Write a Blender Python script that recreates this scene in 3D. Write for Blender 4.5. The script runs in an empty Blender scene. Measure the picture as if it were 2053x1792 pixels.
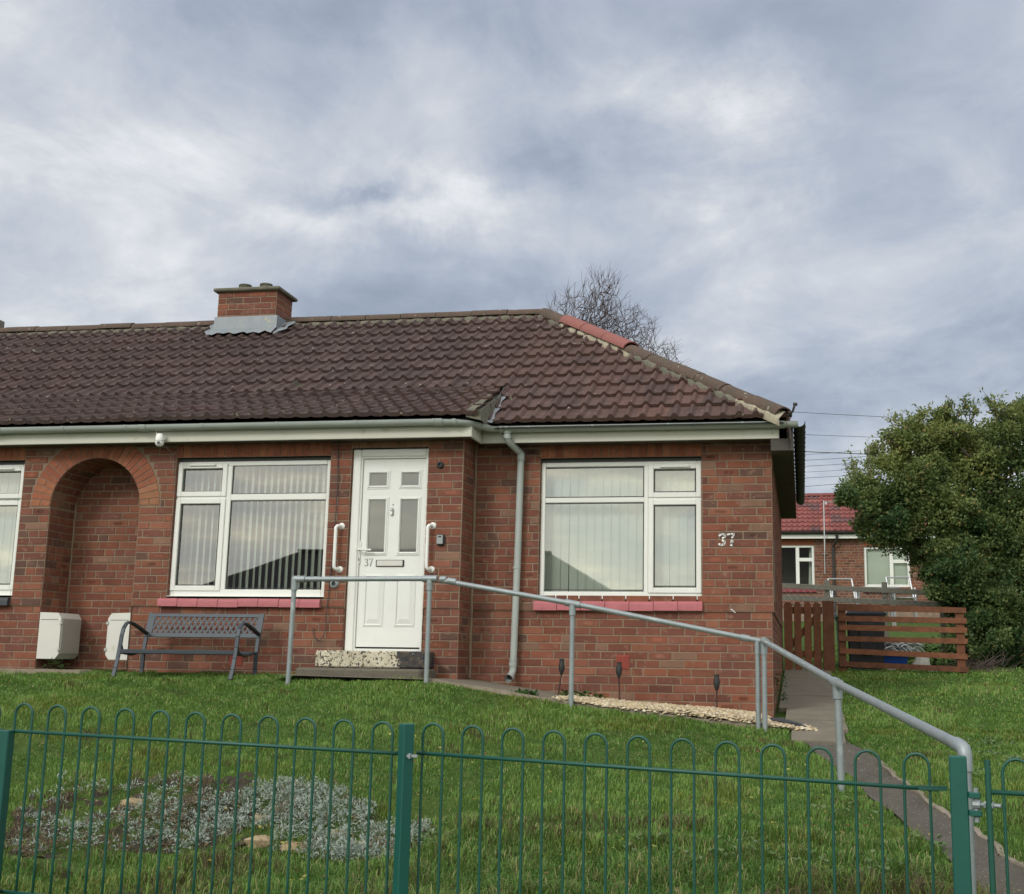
import bpy, math, random
import numpy as np
from mathutils import Vector, Matrix
random.seed(7); rng = np.random.default_rng(11)
R = math.radians
S = bpy.context.scene
COL = S.collection
# ------------------------------------------------------------------ camera
F, CX, CY = 2490., 1172., 863.            # measured on a 2053 x 1792 copy of the photograph
EYE = np.array([0., -11.5, 1.6])
def cam_axes(p, r, y):
    f = np.array([-math.sin(y)*math.cos(p), math.cos(y)*math.cos(p), math.sin(p)])
    rt = np.array([math.cos(y), math.sin(y), 0]); up = np.cross(rt, f)
    return np.array([rt*math.cos(r)+up*math.sin(r), -rt*math.sin(r)+up*math.cos(r), f])
CM = cam_axes(R(10.63), R(.80), R(9.94))
cd = bpy.data.cameras.new('camera'); cam = bpy.data.objects.new('camera', cd); COL.objects.link(cam)
cd.sensor_width = 36; cd.sensor_fit = 'HORIZONTAL'; cd.lens = 36*F/2053
cd.shift_x = (1026.5-CX)/2053; cd.shift_y = (CY-896)/2053; cd.clip_start = .1; cd.clip_end = 2000
m = Matrix.Identity(4)
for i in range(3):
    m[i][0] = CM[0][i]; m[i][1] = CM[1][i]; m[i][2] = -CM[2][i]; m[i][3] = EYE[i]
cam.matrix_world = m
S.camera = cam
def ray(x, y): return CM.T @ np.array([(x-CX)/F, -(y-CY)/F, 1])
def onY(x, y, Y): d = ray(x, y); return EYE + d*(Y-EYE[1])/d[1]
# ------------------------------------------------------------------ light, sky, exposure
SUN_EL, SUN_AZ = R(32), R(205)            # azimuth clockwise from +Y
sd = bpy.data.lights.new('sun', 'SUN'); sd.energy = 1.35; sd.angle = R(15); sd.color = (1, .98, .945)
so = bpy.data.objects.new('sun', sd); COL.objects.link(so)
sv = Vector((math.sin(SUN_AZ)*math.cos(SUN_EL), math.cos(SUN_AZ)*math.cos(SUN_EL), math.sin(SUN_EL)))
so.rotation_euler = sv.to_track_quat('Z', 'Y').to_euler(); so.location = (0, -20, 20)
W = bpy.data.worlds.new('World'); S.world = W; W.use_nodes = True
S.view_settings.view_transform = 'Standard'; S.view_settings.look = 'None'
S.view_settings.exposure = 0; S.view_settings.gamma = 1
class N:
    """tiny node helper"""
    def __init__(s, nt): s.nt = nt
    def n(s, t, **k):
        o = s.nt.nodes.new(t)
        for a, v in k.items():
            if a == 'inp':
                for i, x in v.items():
                    if hasattr(x, 'links') and not isinstance(x, (int, float)): s.nt.links.new(x, o.inputs[i])
                    else: o.inputs[i].default_value = x
            else: setattr(o, a, v)
        return o
    def m(s, op, a, b=0., c=None):
        d = {0: a, 1: b}
        if c is not None: d[2] = c
        return s.n('ShaderNodeMath', operation=op, inp=d).outputs[0]
    def vm(s, op, a, b=(0, 0, 0)): 
        o = s.n('ShaderNodeVectorMath', operation=op, inp={0: a, 1: b})
        return o.outputs['Value'] if op in ('LENGTH', 'DOT_PRODUCT') else o.outputs[0]
    def noise(s, vec, scale, detail=4, rough=.5, dist=0., out='Fac'):
        return s.n('ShaderNodeTexNoise', inp={'Vector': vec, 'Scale': scale, 'Detail': detail, 'Roughness': rough, 'Distortion': dist}).outputs[out]
    def ramp(s, fac, stops, interp='LINEAR'):
        o = s.n('ShaderNodeValToRGB', inp={0: fac}); cr = o.color_ramp; cr.interpolation = interp
        while len(cr.elements) > 1: cr.elements.remove(cr.elements[-1])
        cr.elements[0].position = stops[0][0]; cr.elements[0].color = col4(stops[0][1])
        for p, c in stops[1:]: cr.elements.new(p).color = col4(c)
        return o.outputs[0]
    def mix(s, fac, a, b, blend='MIX'):
        o = s.n('ShaderNodeMix', data_type='RGBA', blend_type=blend)
        for i, x in ((0, fac), (6, a), (7, b)):
            if hasattr(x, 'links') and not isinstance(x, (int, float)): s.nt.links.new(x, o.inputs[i])
            else: o.inputs[i].default_value = col4(x) if i else x
        return o.outputs[2]
def col4(c):
    if isinstance(c, (int, float)): return (c, c, c, 1)
    return (*c[:3], 1)
def world():
    g = N(W.node_tree); nt = W.node_tree; nt.nodes.clear()
    out = g.n('ShaderNodeOutputWorld'); bg = g.n('ShaderNodeBackground'); bg.inputs[1].default_value = .1
    sky = g.n('ShaderNodeTexSky', sky_type='NISHITA'); sky.sun_disc = False
    sky.sun_elevation = SUN_EL; sky.sun_rotation = SUN_AZ; sky.air_density = 1.2; sky.dust_density = 2
    d = g.n('ShaderNodeTexCoord').outputs['Generated']
    sx = g.n('ShaderNodeSeparateXYZ', inp={0: d})
    zz = g.m('ADD', g.m('MAXIMUM', sx.outputs[2], 0.), .16)
    px = g.m('DIVIDE', sx.outputs[0], zz); py = g.m('DIVIDE', sx.outputs[1], zz)
    p = g.n('ShaderNodeCombineXYZ', inp={0: g.m('ADD', px, g.m('MULTIPLY', py, .12)), 1: g.m('MULTIPLY', py, .80), 2: 3.7}).outputs[0]
    n1 = g.noise(p, .95, 10, .56, .5)
    n2 = g.noise(p, 3.4, 10, .60, .45)
    n3 = g.n('ShaderNodeMapRange', inp={0: g.noise(p, 1.9, 10, .62, .7), 1: .36, 2: .66, 3: .25, 4: 1.5}).outputs[0]
    wv = g.vm('SUBTRACT', g.noise(d, 7.5, 10, .62, .2, 'Color'), (.5, .5, .5))
    wd = g.vm('ADD', d, g.vm('MULTIPLY', wv, (.19, .0, .12)))
    v = g.m('ADD', g.m('MULTIPLY', g.m('SUBTRACT', n1, .49), 1.5), g.m('MULTIPLY', g.m('SUBTRACT', n2, .5), 1.15))
    # where this evening's cloud cover is thin (bright) or thick (dark): direction, size across, size up, amount
    for x, y, rx, rz, a in CLOUDS:
        c = ray(x, y); c = c/np.linalg.norm(c)
        q = g.vm('MULTIPLY', g.vm('SUBTRACT', wd, tuple(c)), (1/rx, 1/rx, 1/rz))
        l = g.vm('DOT_PRODUCT', q, q)
        v = g.m('ADD', v, g.m('MULTIPLY', g.m('MULTIPLY', g.m('POWER', 2.718, g.m('MULTIPLY', l, -1.)), n3), a))
    cl = g.ramp(g.m('ADD', v, .5), [(0, (3.2, 3.75, 4.75)), (.25, (3.95, 4.5, 5.5)), (.5, (5.1, 5.6, 6.5)), (.72, (6.5, 6.85, 7.45)), (1, (8.9, 9.0, 9.2))])
    # warmer and brighter behind the photographer, where the low sun is behind thin cloud
    back = g.n('ShaderNodeMapRange', interpolation_type='SMOOTHSTEP', inp={0: g.m('MULTIPLY', sx.outputs[1], -1.), 1: -.25, 2: .75, 3: 0., 4: 1.}).outputs[0]
    bk = g.mix(.35, g.ramp(g.m('ADD', v, .5), [(.2, (7.0, 7.8, 8.4)), (.42, (9.5, 10.2, 10.0)), (.6, (13.5, 13.3, 11.3)), (.8, (22., 20.6, 15.5))]), (13.0, 13.2, 12.8))
    c = g.mix(back, cl, bk)
    zen = g.n('ShaderNodeMapRange', interpolation_type='SMOOTHSTEP', inp={0: sx.outputs[2], 1: .45, 2: .95, 3: 1., 4: 1.5}).outputs[0]
    c = g.vm('SCALE', c); nt.nodes[-1].inputs['Scale'].default_value = 1; nt.links.new(zen, nt.nodes[-1].inputs['Scale'])
    c = g.mix(.9, sky.outputs[0], c)
    nt.links.new(c, bg.inputs[0]); nt.links.new(bg.outputs[0], out.inputs[0])
CLOUDS = [(880, 400, .055, .022, .26), (1480, 300, .080, .055, .60), (1230, 200, .07, .03, .35), (0, 120, .13, .09, .22),
          (330, 330, .14, .025, .22), (700, 60, .14, .055, -.50), (1190, 290, .08, .03, -.16), (1750, 680, .11, .028, .30),
          (1720, 800, .17, .03, -.40), (2050, 620, .10, .05, -.35), (1990, 500, .09, .03, .30), (1750, 340, .05, .07, -.22),
          (700, 600, .28, .045, -.30), (330, 530, .05, .018, .40), (2000, 900, .12, .03, .25), (1080, 470, .10, .025, .15),
          (720, 385, .045, .009, -.38), (1040, 300, .05, .03, -.25), (250, 680, .14, .02, .22), (1560, 60, .2, .05, -.12),
          (560, 430, .09, .014, .25), (1650, 960, .2, .03, .15), (120, 430, .10, .05, .12), (960, 180, .09, .03, .25)]
world()
# ------------------------------------------------------------------ object helpers
ORG = {}
def tag(o, label=None, cat=None, group=None, kind=None):
    if label: o['label'] = label
    if cat: o['category'] = cat
    if group: o['group'] = group
    if kind: o['kind'] = kind
    return o
def empty(name, loc, label, cat, group=None):
    o = bpy.data.objects.new(name, None); COL.objects.link(o); o.location = loc; o.empty_display_size = .1
    ORG[o.name] = Vector(loc); return tag(o, label, cat, group)
class MB:
    """collects geometry that becomes ONE mesh"""
    def __init__(s): s.v = []; s.f = []; s.c = []; s.mi = []; s.uv = None; s.curc = (1, 1, 1, 1); s.cm = 0
    def add(s, vs, fs, c=None, mi=None):
        b = len(s.v); s.v += [tuple(v) for v in vs]
        for f in fs:
            s.f.append(tuple(b+i for i in f)); s.c.append(c or s.curc); s.mi.append(s.cm if mi is None else mi)
        return s
    def quad(s, q0, q1, q2, q3, **k): return s.add([q0, q1, q2, q3], [(0, 1, 2, 3)], **k)
    def box(s, x0, x1, y0, y1, z0, z1, bev=0., **k):
        if bev <= 0:
            vs = [(x, y, z) for z in (z0, z1) for y in (y0, y1) for x in (x0, x1)]
            return s.add(vs, [(0, 2, 3, 1), (4, 5, 7, 6), (0, 1, 5, 4), (2, 6, 7, 3), (0, 4, 6, 2), (1, 3, 7, 5)], **k)
        b = min(bev, (x1-x0)*.45, (y1-y0)*.45, (z1-z0)*.45)
        return s.obox(Matrix.Translation(((x0+x1)/2, (y0+y1)/2, (z0+z1)/2)), (x1-x0), (y1-y0), (z1-z0), b, **k)
    def obox(s, M, lx, ly, lz, b=0., **k):
        hx, hy, hz = lx/2, ly/2, lz/2
        if b <= 0:
            vs = [M @ Vector((x*hx, y*hy, z*hz)) for z in (-1, 1) for y in (-1, 1) for x in (-1, 1)]
            return s.add(vs, [(0, 2, 3, 1), (4, 5, 7, 6), (0, 1, 5, 4), (2, 6, 7, 3), (0, 4, 6, 2), (1, 3, 7, 5)], **k)
        vs = []; idx = {}
        for sx in (-1, 1):
            for sy in (-1, 1):
                for sz in (-1, 1):
                    for a in range(3):
                        q = [sx*(hx-(b if a != 0 else 0)), sy*(hy-(b if a != 1 else 0)), sz*(hz-(b if a != 2 else 0))]
                        idx[(sx, sy, sz, a)] = len(vs); vs.append(M @ Vector(q))
        fs = []
        I = idx
        for sg in (-1, 1):
            f = [(sg, -1, -1, 0), (sg, 1, -1, 0), (sg, 1, 1, 0), (sg, -1, 1, 0)]; fs.append([I[q] for q in (f if sg > 0 else f[::-1])])
            f = [(-1, sg, -1, 1), (1, sg, -1, 1), (1, sg, 1, 1), (-1, sg, 1, 1)]; fs.append([I[q] for q in (f[::-1] if sg > 0 else f)])
            f = [(-1, -1, sg, 2), (1, -1, sg, 2), (1, 1, sg, 2), (-1, 1, sg, 2)]; fs.append([I[q] for q in (f if sg > 0 else f[::-1])])
        for s1 in (-1, 1):
            for s2 in (-1, 1):
                fl = s1*s2 > 0
                f = [(s1, s2, -1, 0), (s1, s2, -1, 1), (s1, s2, 1, 1), (s1, s2, 1, 0)]; fs.append([I[q] for q in (f if fl else f[::-1])])
                f = [(s1, -1, s2, 0), (s1, -1, s2, 2), (s1, 1, s2, 2), (s1, 1, s2, 0)]; fs.append([I[q] for q in (f[::-1] if fl else f)])
                f = [(-1, s1, s2, 1), (-1, s1, s2, 2), (1, s1, s2, 2), (1, s1, s2, 1)]; fs.append([I[q] for q in (f if fl else f[::-1])])
                for s3 in (-1, 1):
                    f = [(s1, s2, s3, 0), (s1, s2, s3, 1), (s1, s2, s3, 2)]; fs.append([I[q] for q in (f if s1*s2*s3 > 0 else f[::-1])])
        return s.add(vs, fs, **k)
    def tube(s, pts, r, n=8, cap=True, **k):
        P = [Vector(p) for p in pts]; rr = r if isinstance(r, (list, tuple)) else [r]*len(P)
        vs = []; up = None
        for i, p in enumerate(P):
            t = ((P[i+1]-p) if i == 0 else (p-P[i-1]) if i == len(P)-1 else ((P[i+1]-p).normalized()+(p-P[i-1]).normalized()))
            t = t.normalized() if t.length > 1e-9 else Vector((0, 0, 1))
            if up is None: up = t.orthogonal().normalized()
            else:
                up = up - t*up.dot(t)
                up = up.normalized() if up.length > 1e-6 else t.orthogonal().normalized()
            w = t.cross(up)
            for j in range(n):
                a = 2*math.pi*j/n; vs.append(p + (up*math.cos(a)+w*math.sin(a))*rr[i])
        fs = [(i*n+j, i*n+(j+1) % n, (i+1)*n+(j+1) % n, (i+1)*n+j) for i in range(len(P)-1) for j in range(n)]
        if cap: fs += [tuple(range(n))[::-1], tuple((len(P)-1)*n+j for j in range(n))]
        return s.add(vs, fs, **k)
    def lathe(s, prof, M=None, n=20, **k):
        M = M or Matrix.Identity(4); vs = []
        for r_, z in prof:
            for j in range(n):
                a = 2*math.pi*j/n; vs.append(M @ Vector((r_*math.cos(a), r_*math.sin(a), z)))
        fs = [(i*n+j, i*n+(j+1) % n, (i+1)*n+(j+1) % n, (i+1)*n+j) for i in range(len(prof)-1) for j in range(n)]
        return s.add(vs, fs, **k)
    def prism(s, poly, ext, **k):
        """poly: list of 3-D points, ext: extrusion vector"""
        e = Vector(ext); n = len(poly); vs = [Vector(p) for p in poly]+[Vector(p)+e for p in poly]
        fs = [tuple(range(n))[::-1], tuple(range(n, 2*n))]+[(i, (i+1) % n, n+(i+1) % n, n+i) for i in range(n)]
        return s.add(vs, fs, **k)
    def bar(s, a, b, w, h, up=(0, 0, 1), bev=0., **k):
        a, b = Vector(a), Vector(b); t = (b-a); L = t.length; t.normalize(); u = Vector(up); u = (u-t*u.dot(t)).normalized(); v = u.cross(t)
        M = Matrix((t, v, u)).transposed().to_4x4(); M.translation = (a+b)/2
        return s.obox(M, L, w, h, bev, **k)
    def build(s, name, mats, parent=None, smooth=False, org=None):
        me = bpy.data.meshes.new(name)
        o0 = ORG[parent.name] if parent else Vector([float(q) for q in org] if org is not None else (0, 0, 0))
        A = np.array(s.v, dtype=np.float32).reshape(-1, 3) - np.array(o0, dtype=np.float32)
        me.from_pydata(A.tolist(), [], s.f)
        if not isinstance(mats, (list, tuple)): mats = [mats]
        for mt in mats: me.materials.append(mt)
        if len(mats) > 1: me.polygons.foreach_set('material_index', s.mi)
        if any(c != (1, 1, 1, 1) for c in s.c):
            at = me.color_attributes.new('col', 'FLOAT_COLOR', 'CORNER')
            cnt = np.array([len(f) for f in s.f]); C = np.repeat(np.array(s.c, dtype=np.float32), cnt, axis=0)
            at.data.foreach_set('color', C.ravel())
        if s.uv is not None:
            uvl = me.uv_layers.new(name='uv'); uvl.data.foreach_set('uv', np.array(s.uv, dtype=np.float32).ravel())
        if smooth:
            me.polygons.foreach_set('use_smooth', [True]*len(me.polygons))
            if smooth is not True: me.set_sharp_from_angle(angle=R(smooth))
        me.update(); me.validate(verbose=False)
        o = bpy.data.objects.new(name, me); COL.objects.link(o)
        if parent: o.parent = parent
        else: o.location = o0
        ORG[o.name] = o0
        return o
# ------------------------------------------------------------------ materials
def pbr(name, c, rough=.7, c2=None, scale=8., amt=.5, bump=0., bscale=40., metal=0., spec=.5, attr=False, speck=None, coat=0.):
    m = bpy.data.materials.new(name); m.use_nodes = True; nt = m.node_tree; g = N(nt); b = nt.nodes['Principled BSDF']
    pos = g.n('ShaderNodeTexCoord').outputs['Object']
    base = c
    if attr:
        base = g.n('ShaderNodeVertexColor', layer_name='col').outputs[0]
        if c2 is not None:
            f = g.noise(pos, scale, 5, .6); 
            base = g.mix(1., base, g.ramp(f, [(.3, 1-amt), (.7, 1+amt*.6)]), 'MULTIPLY')
    elif c2 is not None:
        f = g.noise(pos, scale, 6, .6)
        base = g.ramp(f, [(.5-amt*.35, c), (.5+amt*.35, c2)])
    if speck:
        for (sc, th, cc, w) in speck:
            f = g.noise(pos, sc, 3, .55)
            base = g.mix(g.n('ShaderNodeMapRange', inp={0: f, 1: th, 2: th+w}).outputs[0], base, cc)
    if hasattr(base, 'links'): nt.links.new(base, b.inputs['Base Color'])
    else: b.inputs['Base Color'].default_value = col4(base)
    b.inputs['Roughness'].default_value = rough; b.inputs['Metallic'].default_value = metal
    b.inputs['Specular IOR Level'].default_value = spec; b.inputs['Coat Weight'].default_value = coat
    if bump:
        h = g.noise(pos, bscale, 5, .6)
        bn = g.n('ShaderNodeBump', inp={'Height': h, 'Strength': bump, 'Distance': .01}); nt.links.new(bn.outputs[0], b.inputs['Normal'])
    return m
M = {}
M['brick'] = pbr('brick', 0, .88, c2=0, scale=3.2, amt=.20, bump=.6, bscale=120, attr=True, spec=.25, speck=[(16, .58, (.26, .145, .10), .16), (9, .64, (.085, .055, .048), .14), (1.7, .58, (.15, .085, .06), .5), (30, .66, (.30, .19, .14), .1)])
M['soldier'] = pbr('soldier_brick', 0, .85, c2=0, scale=18, amt=.18, bump=.35, bscale=120, attr=True, spec=.25, speck=[(7, .70, (.12, .05, .035), .1)])
M['mortar'] = pbr('mortar', (.31, .23, .165), .95, (.19, .14, .105), 5, .7, .5, 90, spec=.2)
M['tile'] = pbr('roof_tile', 0, .86, c2=0, scale=9, amt=.28, bump=.6, bscale=150, attr=True, spec=.3,
                speck=[(6.5, .70, (.055, .05, .035), .06), (11, .70, (.34, .31, .25), .015), (24, .725, (.40, .36, .28), .015), (1.6, .69, (.055, .058, .035), .07)])
M['ridge'] = pbr('ridge_tile', (.120, .075, .055), .9, (.070, .052, .040), 7, .8, .7, 60, speck=[(9, .60, (.065, .066, .04), .08), (17, .66, (.30, .28, .21), .03)])
M['ridge_new'] = pbr('new_ridge_tile', (.27, .095, .080), .75, (.23, .085, .07), 5, .6, .15, 90)
M['cream_mortar'] = pbr('fresh_mortar', (.42, .38, .28), .95, (.27, .24, .18), 12, .8, .7, 60)
M['old_mortar'] = pbr('old_mortar', (.20, .185, .14), .95, (.09, .09, .07), 9, .9, .8, 50)
M['lead'] = pbr('lead', (.20, .23, .26), .6, (.29, .31, .33), 5, .8, .3, 20, metal=.2, speck=[(9, .63, (.33, .32, .26), .08)])
M['gutter'] = pbr('gutter_plastic', (.42, .455, .44), .5, (.34, .375, .36), 4, .8, spec=.5, speck=[(7, .66, (.16, .18, .14), .10)])
M['fascia'] = pbr('fascia_paint', (.58, .575, .51), .6, (.55, .54, .46), 3, .8, speck=[(6, .68, (.30, .29, .22), .12)])
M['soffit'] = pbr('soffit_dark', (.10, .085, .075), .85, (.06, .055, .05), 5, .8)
M['black_plastic'] = pbr('black_plastic', (.016, .017, .019), .6, (.035, .038, .036), 6, .7)
M['upvc'] = pbr('upvc', (.80, .81, .78), .32, (.73, .735, .70), 3, .8, spec=.5)
M['gasket'] = pbr('gasket', (.035, .038, .035), .5)
M['door'] = pbr('door_skin', (.78, .79, .77), .42, (.72, .73, .705), 4, .7, .15, 60)
M['steel'] = pbr('brushed_steel', (.55, .55, .54), .3, metal=.9)
M['pink'] = pbr('pink_paint', (.47, .145, .165), .65, (.36, .105, .12), 9, .9, .5, 30, speck=[(12, .64, (.22, .10, .085), .07), (23, .775, (.7, .62, .55), .02)])
M['slate_sill'] = pbr('dark_sill', (.035, .04, .05), .6)
M['galv'] = pbr('galvanised_steel', (.33, .37, .385), .48, (.24, .27, .28), 14, .9, .12, 60, metal=.35, speck=[(6, .64, (.42, .46, .47), .1)])
M['bench'] = pbr('bench_steel', (.042, .054, .068), .5, (.034, .043, .054), 9, .8, metal=.2)
M['meter'] = pbr('meter_box', (.66, .65, .61), .5, (.58, .57, .53), 3, .8, speck=[(8, .68, (.42, .39, .33), .1)])
M['meter_door_shaded'] = pbr('meter_door_shaded', (.43, .41, .385), .6, (.38, .36, .33), 3, .8)  # off-white of the case greyed: shade on the sideways-facing door put into the colour
M['green'] = pbr('green_paint', (.008, .085, .058), .45, (.012, .070, .050), 8, .8, .05, 80, spec=.5, speck=[(40, .76, (.25, .27, .24), .01)])
M['green2'] = pbr('teal_paint', (.005, .095, .072), .45, (.007, .075, .060), 6, .8, .05, 80, spec=.5, speck=[(30, .775, (.35, .38, .35), .01)])
M['concrete'] = pbr('concrete', (.215, .185, .140), .92, (.145, .125, .095), 4, .8, .5, 90, speck=[(2.2, .60, (.14, .125, .10), .15), (60, .66, (.44, .40, .32), .05)])
M['path'] = pbr('path_concrete', (.115, .100, .078), .95, (.070, .060, .048), 5, .8, .7, 120, speck=[(70, .64, (.40, .37, .31), .06), (3, .62, (.075, .075, .04), .12)])
M['kerb'] = pbr('kerb_concrete', (.33, .28, .22), .95, (.20, .165, .12), 12, .8, .8, 80, speck=[(9, .64, (.07, .075, .035), .1)])
M['gravel'] = pbr('gravel', 0, .85, c2=0, scale=30, amt=.15, attr=True)
M['sheet'] = pbr('plastic_membrane', (.028, .032, .04), .5, (.05, .055, .065), 6, .8, .3, 20)
M['redwood'] = pbr('stained_wood', 0, .8, c2=0, scale=12, amt=.35, bump=.3, bscale=50, attr=True)
M['greywood'] = pbr('weathered_wood', (.21, .20, .165), .9, (.13, .125, .10), 9, .9, .5, 50)
M['soil'] = pbr('soil', (.060, .043, .028), 1., (.020, .018, .012), 14, .8, 1., 40)
M['stone'] = pbr('sandstone', (.42, .33, .19), .9, (.27, .20, .12), 7, .8, .7, 30)
M['white_plastic'] = pbr('white_plastic', (.82, .82, .80), .3, coat=.2)
M['grey_panel'] = pbr('grey_panel', (.30, .32, .33), .4)
M['white_paint'] = pbr('white_wall_paint', (.78, .78, .76), .7)
M['number_grey'] = pbr('number_metal', (.28, .28, .26), .4, metal=.4)
M['curtain'] = pbr('blind_fabric', (.86, .90, .84), .9, (.80, .84, .78), 3, .6)
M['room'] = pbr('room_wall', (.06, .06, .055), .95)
M['terracotta'] = pbr('air_brick_red', (.33, .06, .04), .7, (.25, .05, .035), 12, .7)
M['bark'] = pbr('bark', (.075, .055, .045), .95, (.045, .035, .03), 12, .8, .5, 30)
M['twig'] = pbr('twig_bark', (.085, .06, .055), .95)
M['bin'] = pbr('bin_plastic', (.016, .017, .022), .55)
M['bin_green'] = pbr('green_plastic', (.02, .085, .05), .5)
M['blue'] = pbr('blue_plastic', (.01, .06, .30), .45)
M['rubbish'] = pbr('pale_rubbish', (.50, .49, .45), .7, (.30, .28, .25), 8, .8)
M['wire'] = pbr('wire', (.05, .05, .055), .7)
M['wire_light'] = pbr('light_wire', (.30, .31, .32), .5, metal=.4)
M['alu'] = pbr('aluminium', (.45, .46, .47), .4, metal=.6)
M['red_roof'] = pbr('red_roof_tile', 0, .75, c2=0, scale=3, amt=.18, attr=True)
M['asphalt'] = pbr('asphalt', (.055, .055, .055), .95, (.04, .04, .04), 3, .6, .5, 90)
M['paving'] = pbr('paving', (.22, .21, .19), .95, (.16, .155, .14), 3, .6, .5, 90)
M['render'] = pbr('opposite_wall', (.25, .09, .06), .9, (.20, .08, .055), 6, .7)
M['dark_roof'] = pbr('opposite_roof', (.05, .042, .04), .9, (.035, .03, .03), 4, .7)
def flaky():
    m = bpy.data.materials.new('flaking_paint'); m.use_nodes = True; nt = m.node_tree; g = N(nt); b = nt.nodes['Principled BSDF']
    p = g.n('ShaderNodeTexCoord').outputs['Object']
    x = g.n('ShaderNodeSeparateXYZ', inp={0: p}).outputs[0]
    f = g.noise(p, 34, 5, .62, .9)
    th = g.n('ShaderNodeMapRange', inp={0: g.m('ADD', x, g.m('MULTIPLY', g.noise(p, 9, 3), .18)), 1: 1.40, 2: 1.47, 3: 0., 4: .22}).outputs[0]
    edge = g.n('ShaderNodeMapRange', inp={0: x, 1: .85, 2: .52, 3: 0., 4: .04}).outputs[0]
    k = g.n('ShaderNodeMapRange', inp={0: g.m('ADD', g.m('ADD', f, th), edge), 1: .555, 2: .575}).outputs[0]
    c = g.mix(k, g.ramp(g.noise(p, 12, 4), [(.3, (.50, .45, .33)), (.7, (.62, .57, .45))]), g.ramp(g.noise(p, 20, 4), [(.4, (.025, .027, .035)), (.7, (.10, .075, .05))]))
    nt.links.new(c, b.inputs['Base Color']); b.inputs['Roughness'].default_value = .8
    bn = g.n('ShaderNodeBump', inp={'Height': g.m('SUBTRACT', 1., k), 'Strength': .6, 'Distance': .003}); nt.links.new(bn.outputs[0], b.inputs['Normal'])
    return m
M['flaky'] = flaky(); M['step'] = pbr('weathered_step', (.17, .15, .115), .95, (.085, .078, .06), 7, .9, .7, 60, speck=[(12, .62, (.06, .065, .035), .1)])
def glass(name, refl=.34, tint=(.80, .84, .80), rough=.012):
    m = bpy.data.materials.new(name); m.use_nodes = True; nt = m.node_tree; nt.nodes.clear(); g = N(nt)
    p = g.n('ShaderNodeTexCoord').outputs['Object']
    bn = g.n('ShaderNodeBump', inp={'Height': g.noise(p, 2.2, 2), 'Strength': .012, 'Distance': .01})
    gl = g.n('ShaderNodeBsdfGlossy', inp={'Color': (1, 1, 1, 1), 'Roughness': rough}); nt.links.new(bn.outputs[0], gl.inputs['Normal'])
    tr = g.n('ShaderNodeBsdfTransparent', inp={'Color': (*tint, 1)})
    fr = g.n('ShaderNodeFresnel', inp={'IOR': 1.5}).outputs[0]
    mx = g.n('ShaderNodeMixShader', inp={0: g.m('ADD', g.m('MULTIPLY', fr, 1.4), refl)}); nt.links.new(tr.outputs[0], mx.inputs[1]); nt.links.new(gl.outputs[0], mx.inputs[2])
    nt.links.new(mx.outputs[0], g.n('ShaderNodeOutputMaterial').inputs[0]); return m
M['glass'] = glass('window_glass', .20, (.88, .92, .88))
def obscure():
    m = bpy.data.materials.new('obscured_glass'); m.use_nodes = True; nt = m.node_tree; b = nt.nodes['Principled BSDF']
    b.inputs['Base Color'].default_value = (.115, .118, .105, 1); b.inputs['Roughness'].default_value = .06
    b.inputs['Coat Weight'].default_value = 1; b.inputs['Coat IOR'].default_value = 1.9; b.inputs['Coat Roughness'].default_value = .02
    return m
M['obscure'] = obscure()
def leafmat(name, rough=.55, trans=.3):
    m = bpy.data.materials.new(name); m.use_nodes = True; nt = m.node_tree; nt.nodes.clear(); g = N(nt)
    c = g.n('ShaderNodeVertexColor', layer_name='col').outputs[0]
    d = g.n('ShaderNodeBsdfPrincipled', inp={'Base Color': c, 'Roughness': rough, 'Specular IOR Level': .35})
    t = g.n('ShaderNodeBsdfTranslucent', inp={'Color': c})
    mx = g.n('ShaderNodeMixShader', inp={0: trans}); nt.links.new(d.outputs[0], mx.inputs[1]); nt.links.new(t.outputs[0], mx.inputs[2])
    nt.links.new(mx.outputs[0], g.n('ShaderNodeOutputMaterial').inputs[0]); return m
M['leaf'] = leafmat('leaf'); M['grass'] = leafmat('grass_blade', .6, .35)
def groundmat():
    m = bpy.data.materials.new('lawn_ground'); m.use_nodes = True; nt = m.node_tree; g = N(nt); b = nt.nodes['Principled BSDF']
    p = g.n('ShaderNodeTexCoord').outputs['Object']
    c = g.ramp(g.noise(p, 7, 7, .65), [(.3, (.045, .078, .020)), (.5, (.075, .125, .030)), (.68, (.12, .16, .045))])
    c = g.mix(g.n('ShaderNodeMapRange', inp={0: g.noise(p, 1.3, 5, .6), 1: .60, 2: .68}).outputs[0], c, (.06, .048, .028))
    nt.links.new(c, b.inputs['Base Color']); b.inputs['Roughness'].default_value = 1; b.inputs['Specular IOR Level'].default_value = .1
    bn = g.n('ShaderNodeBump', inp={'Height': g.noise(p, 30, 5, .7), 'Strength': 1., 'Distance': .04}); nt.links.new(bn.outputs[0], b.inputs['Normal'])
    return m
M['ground'] = groundmat()
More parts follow.
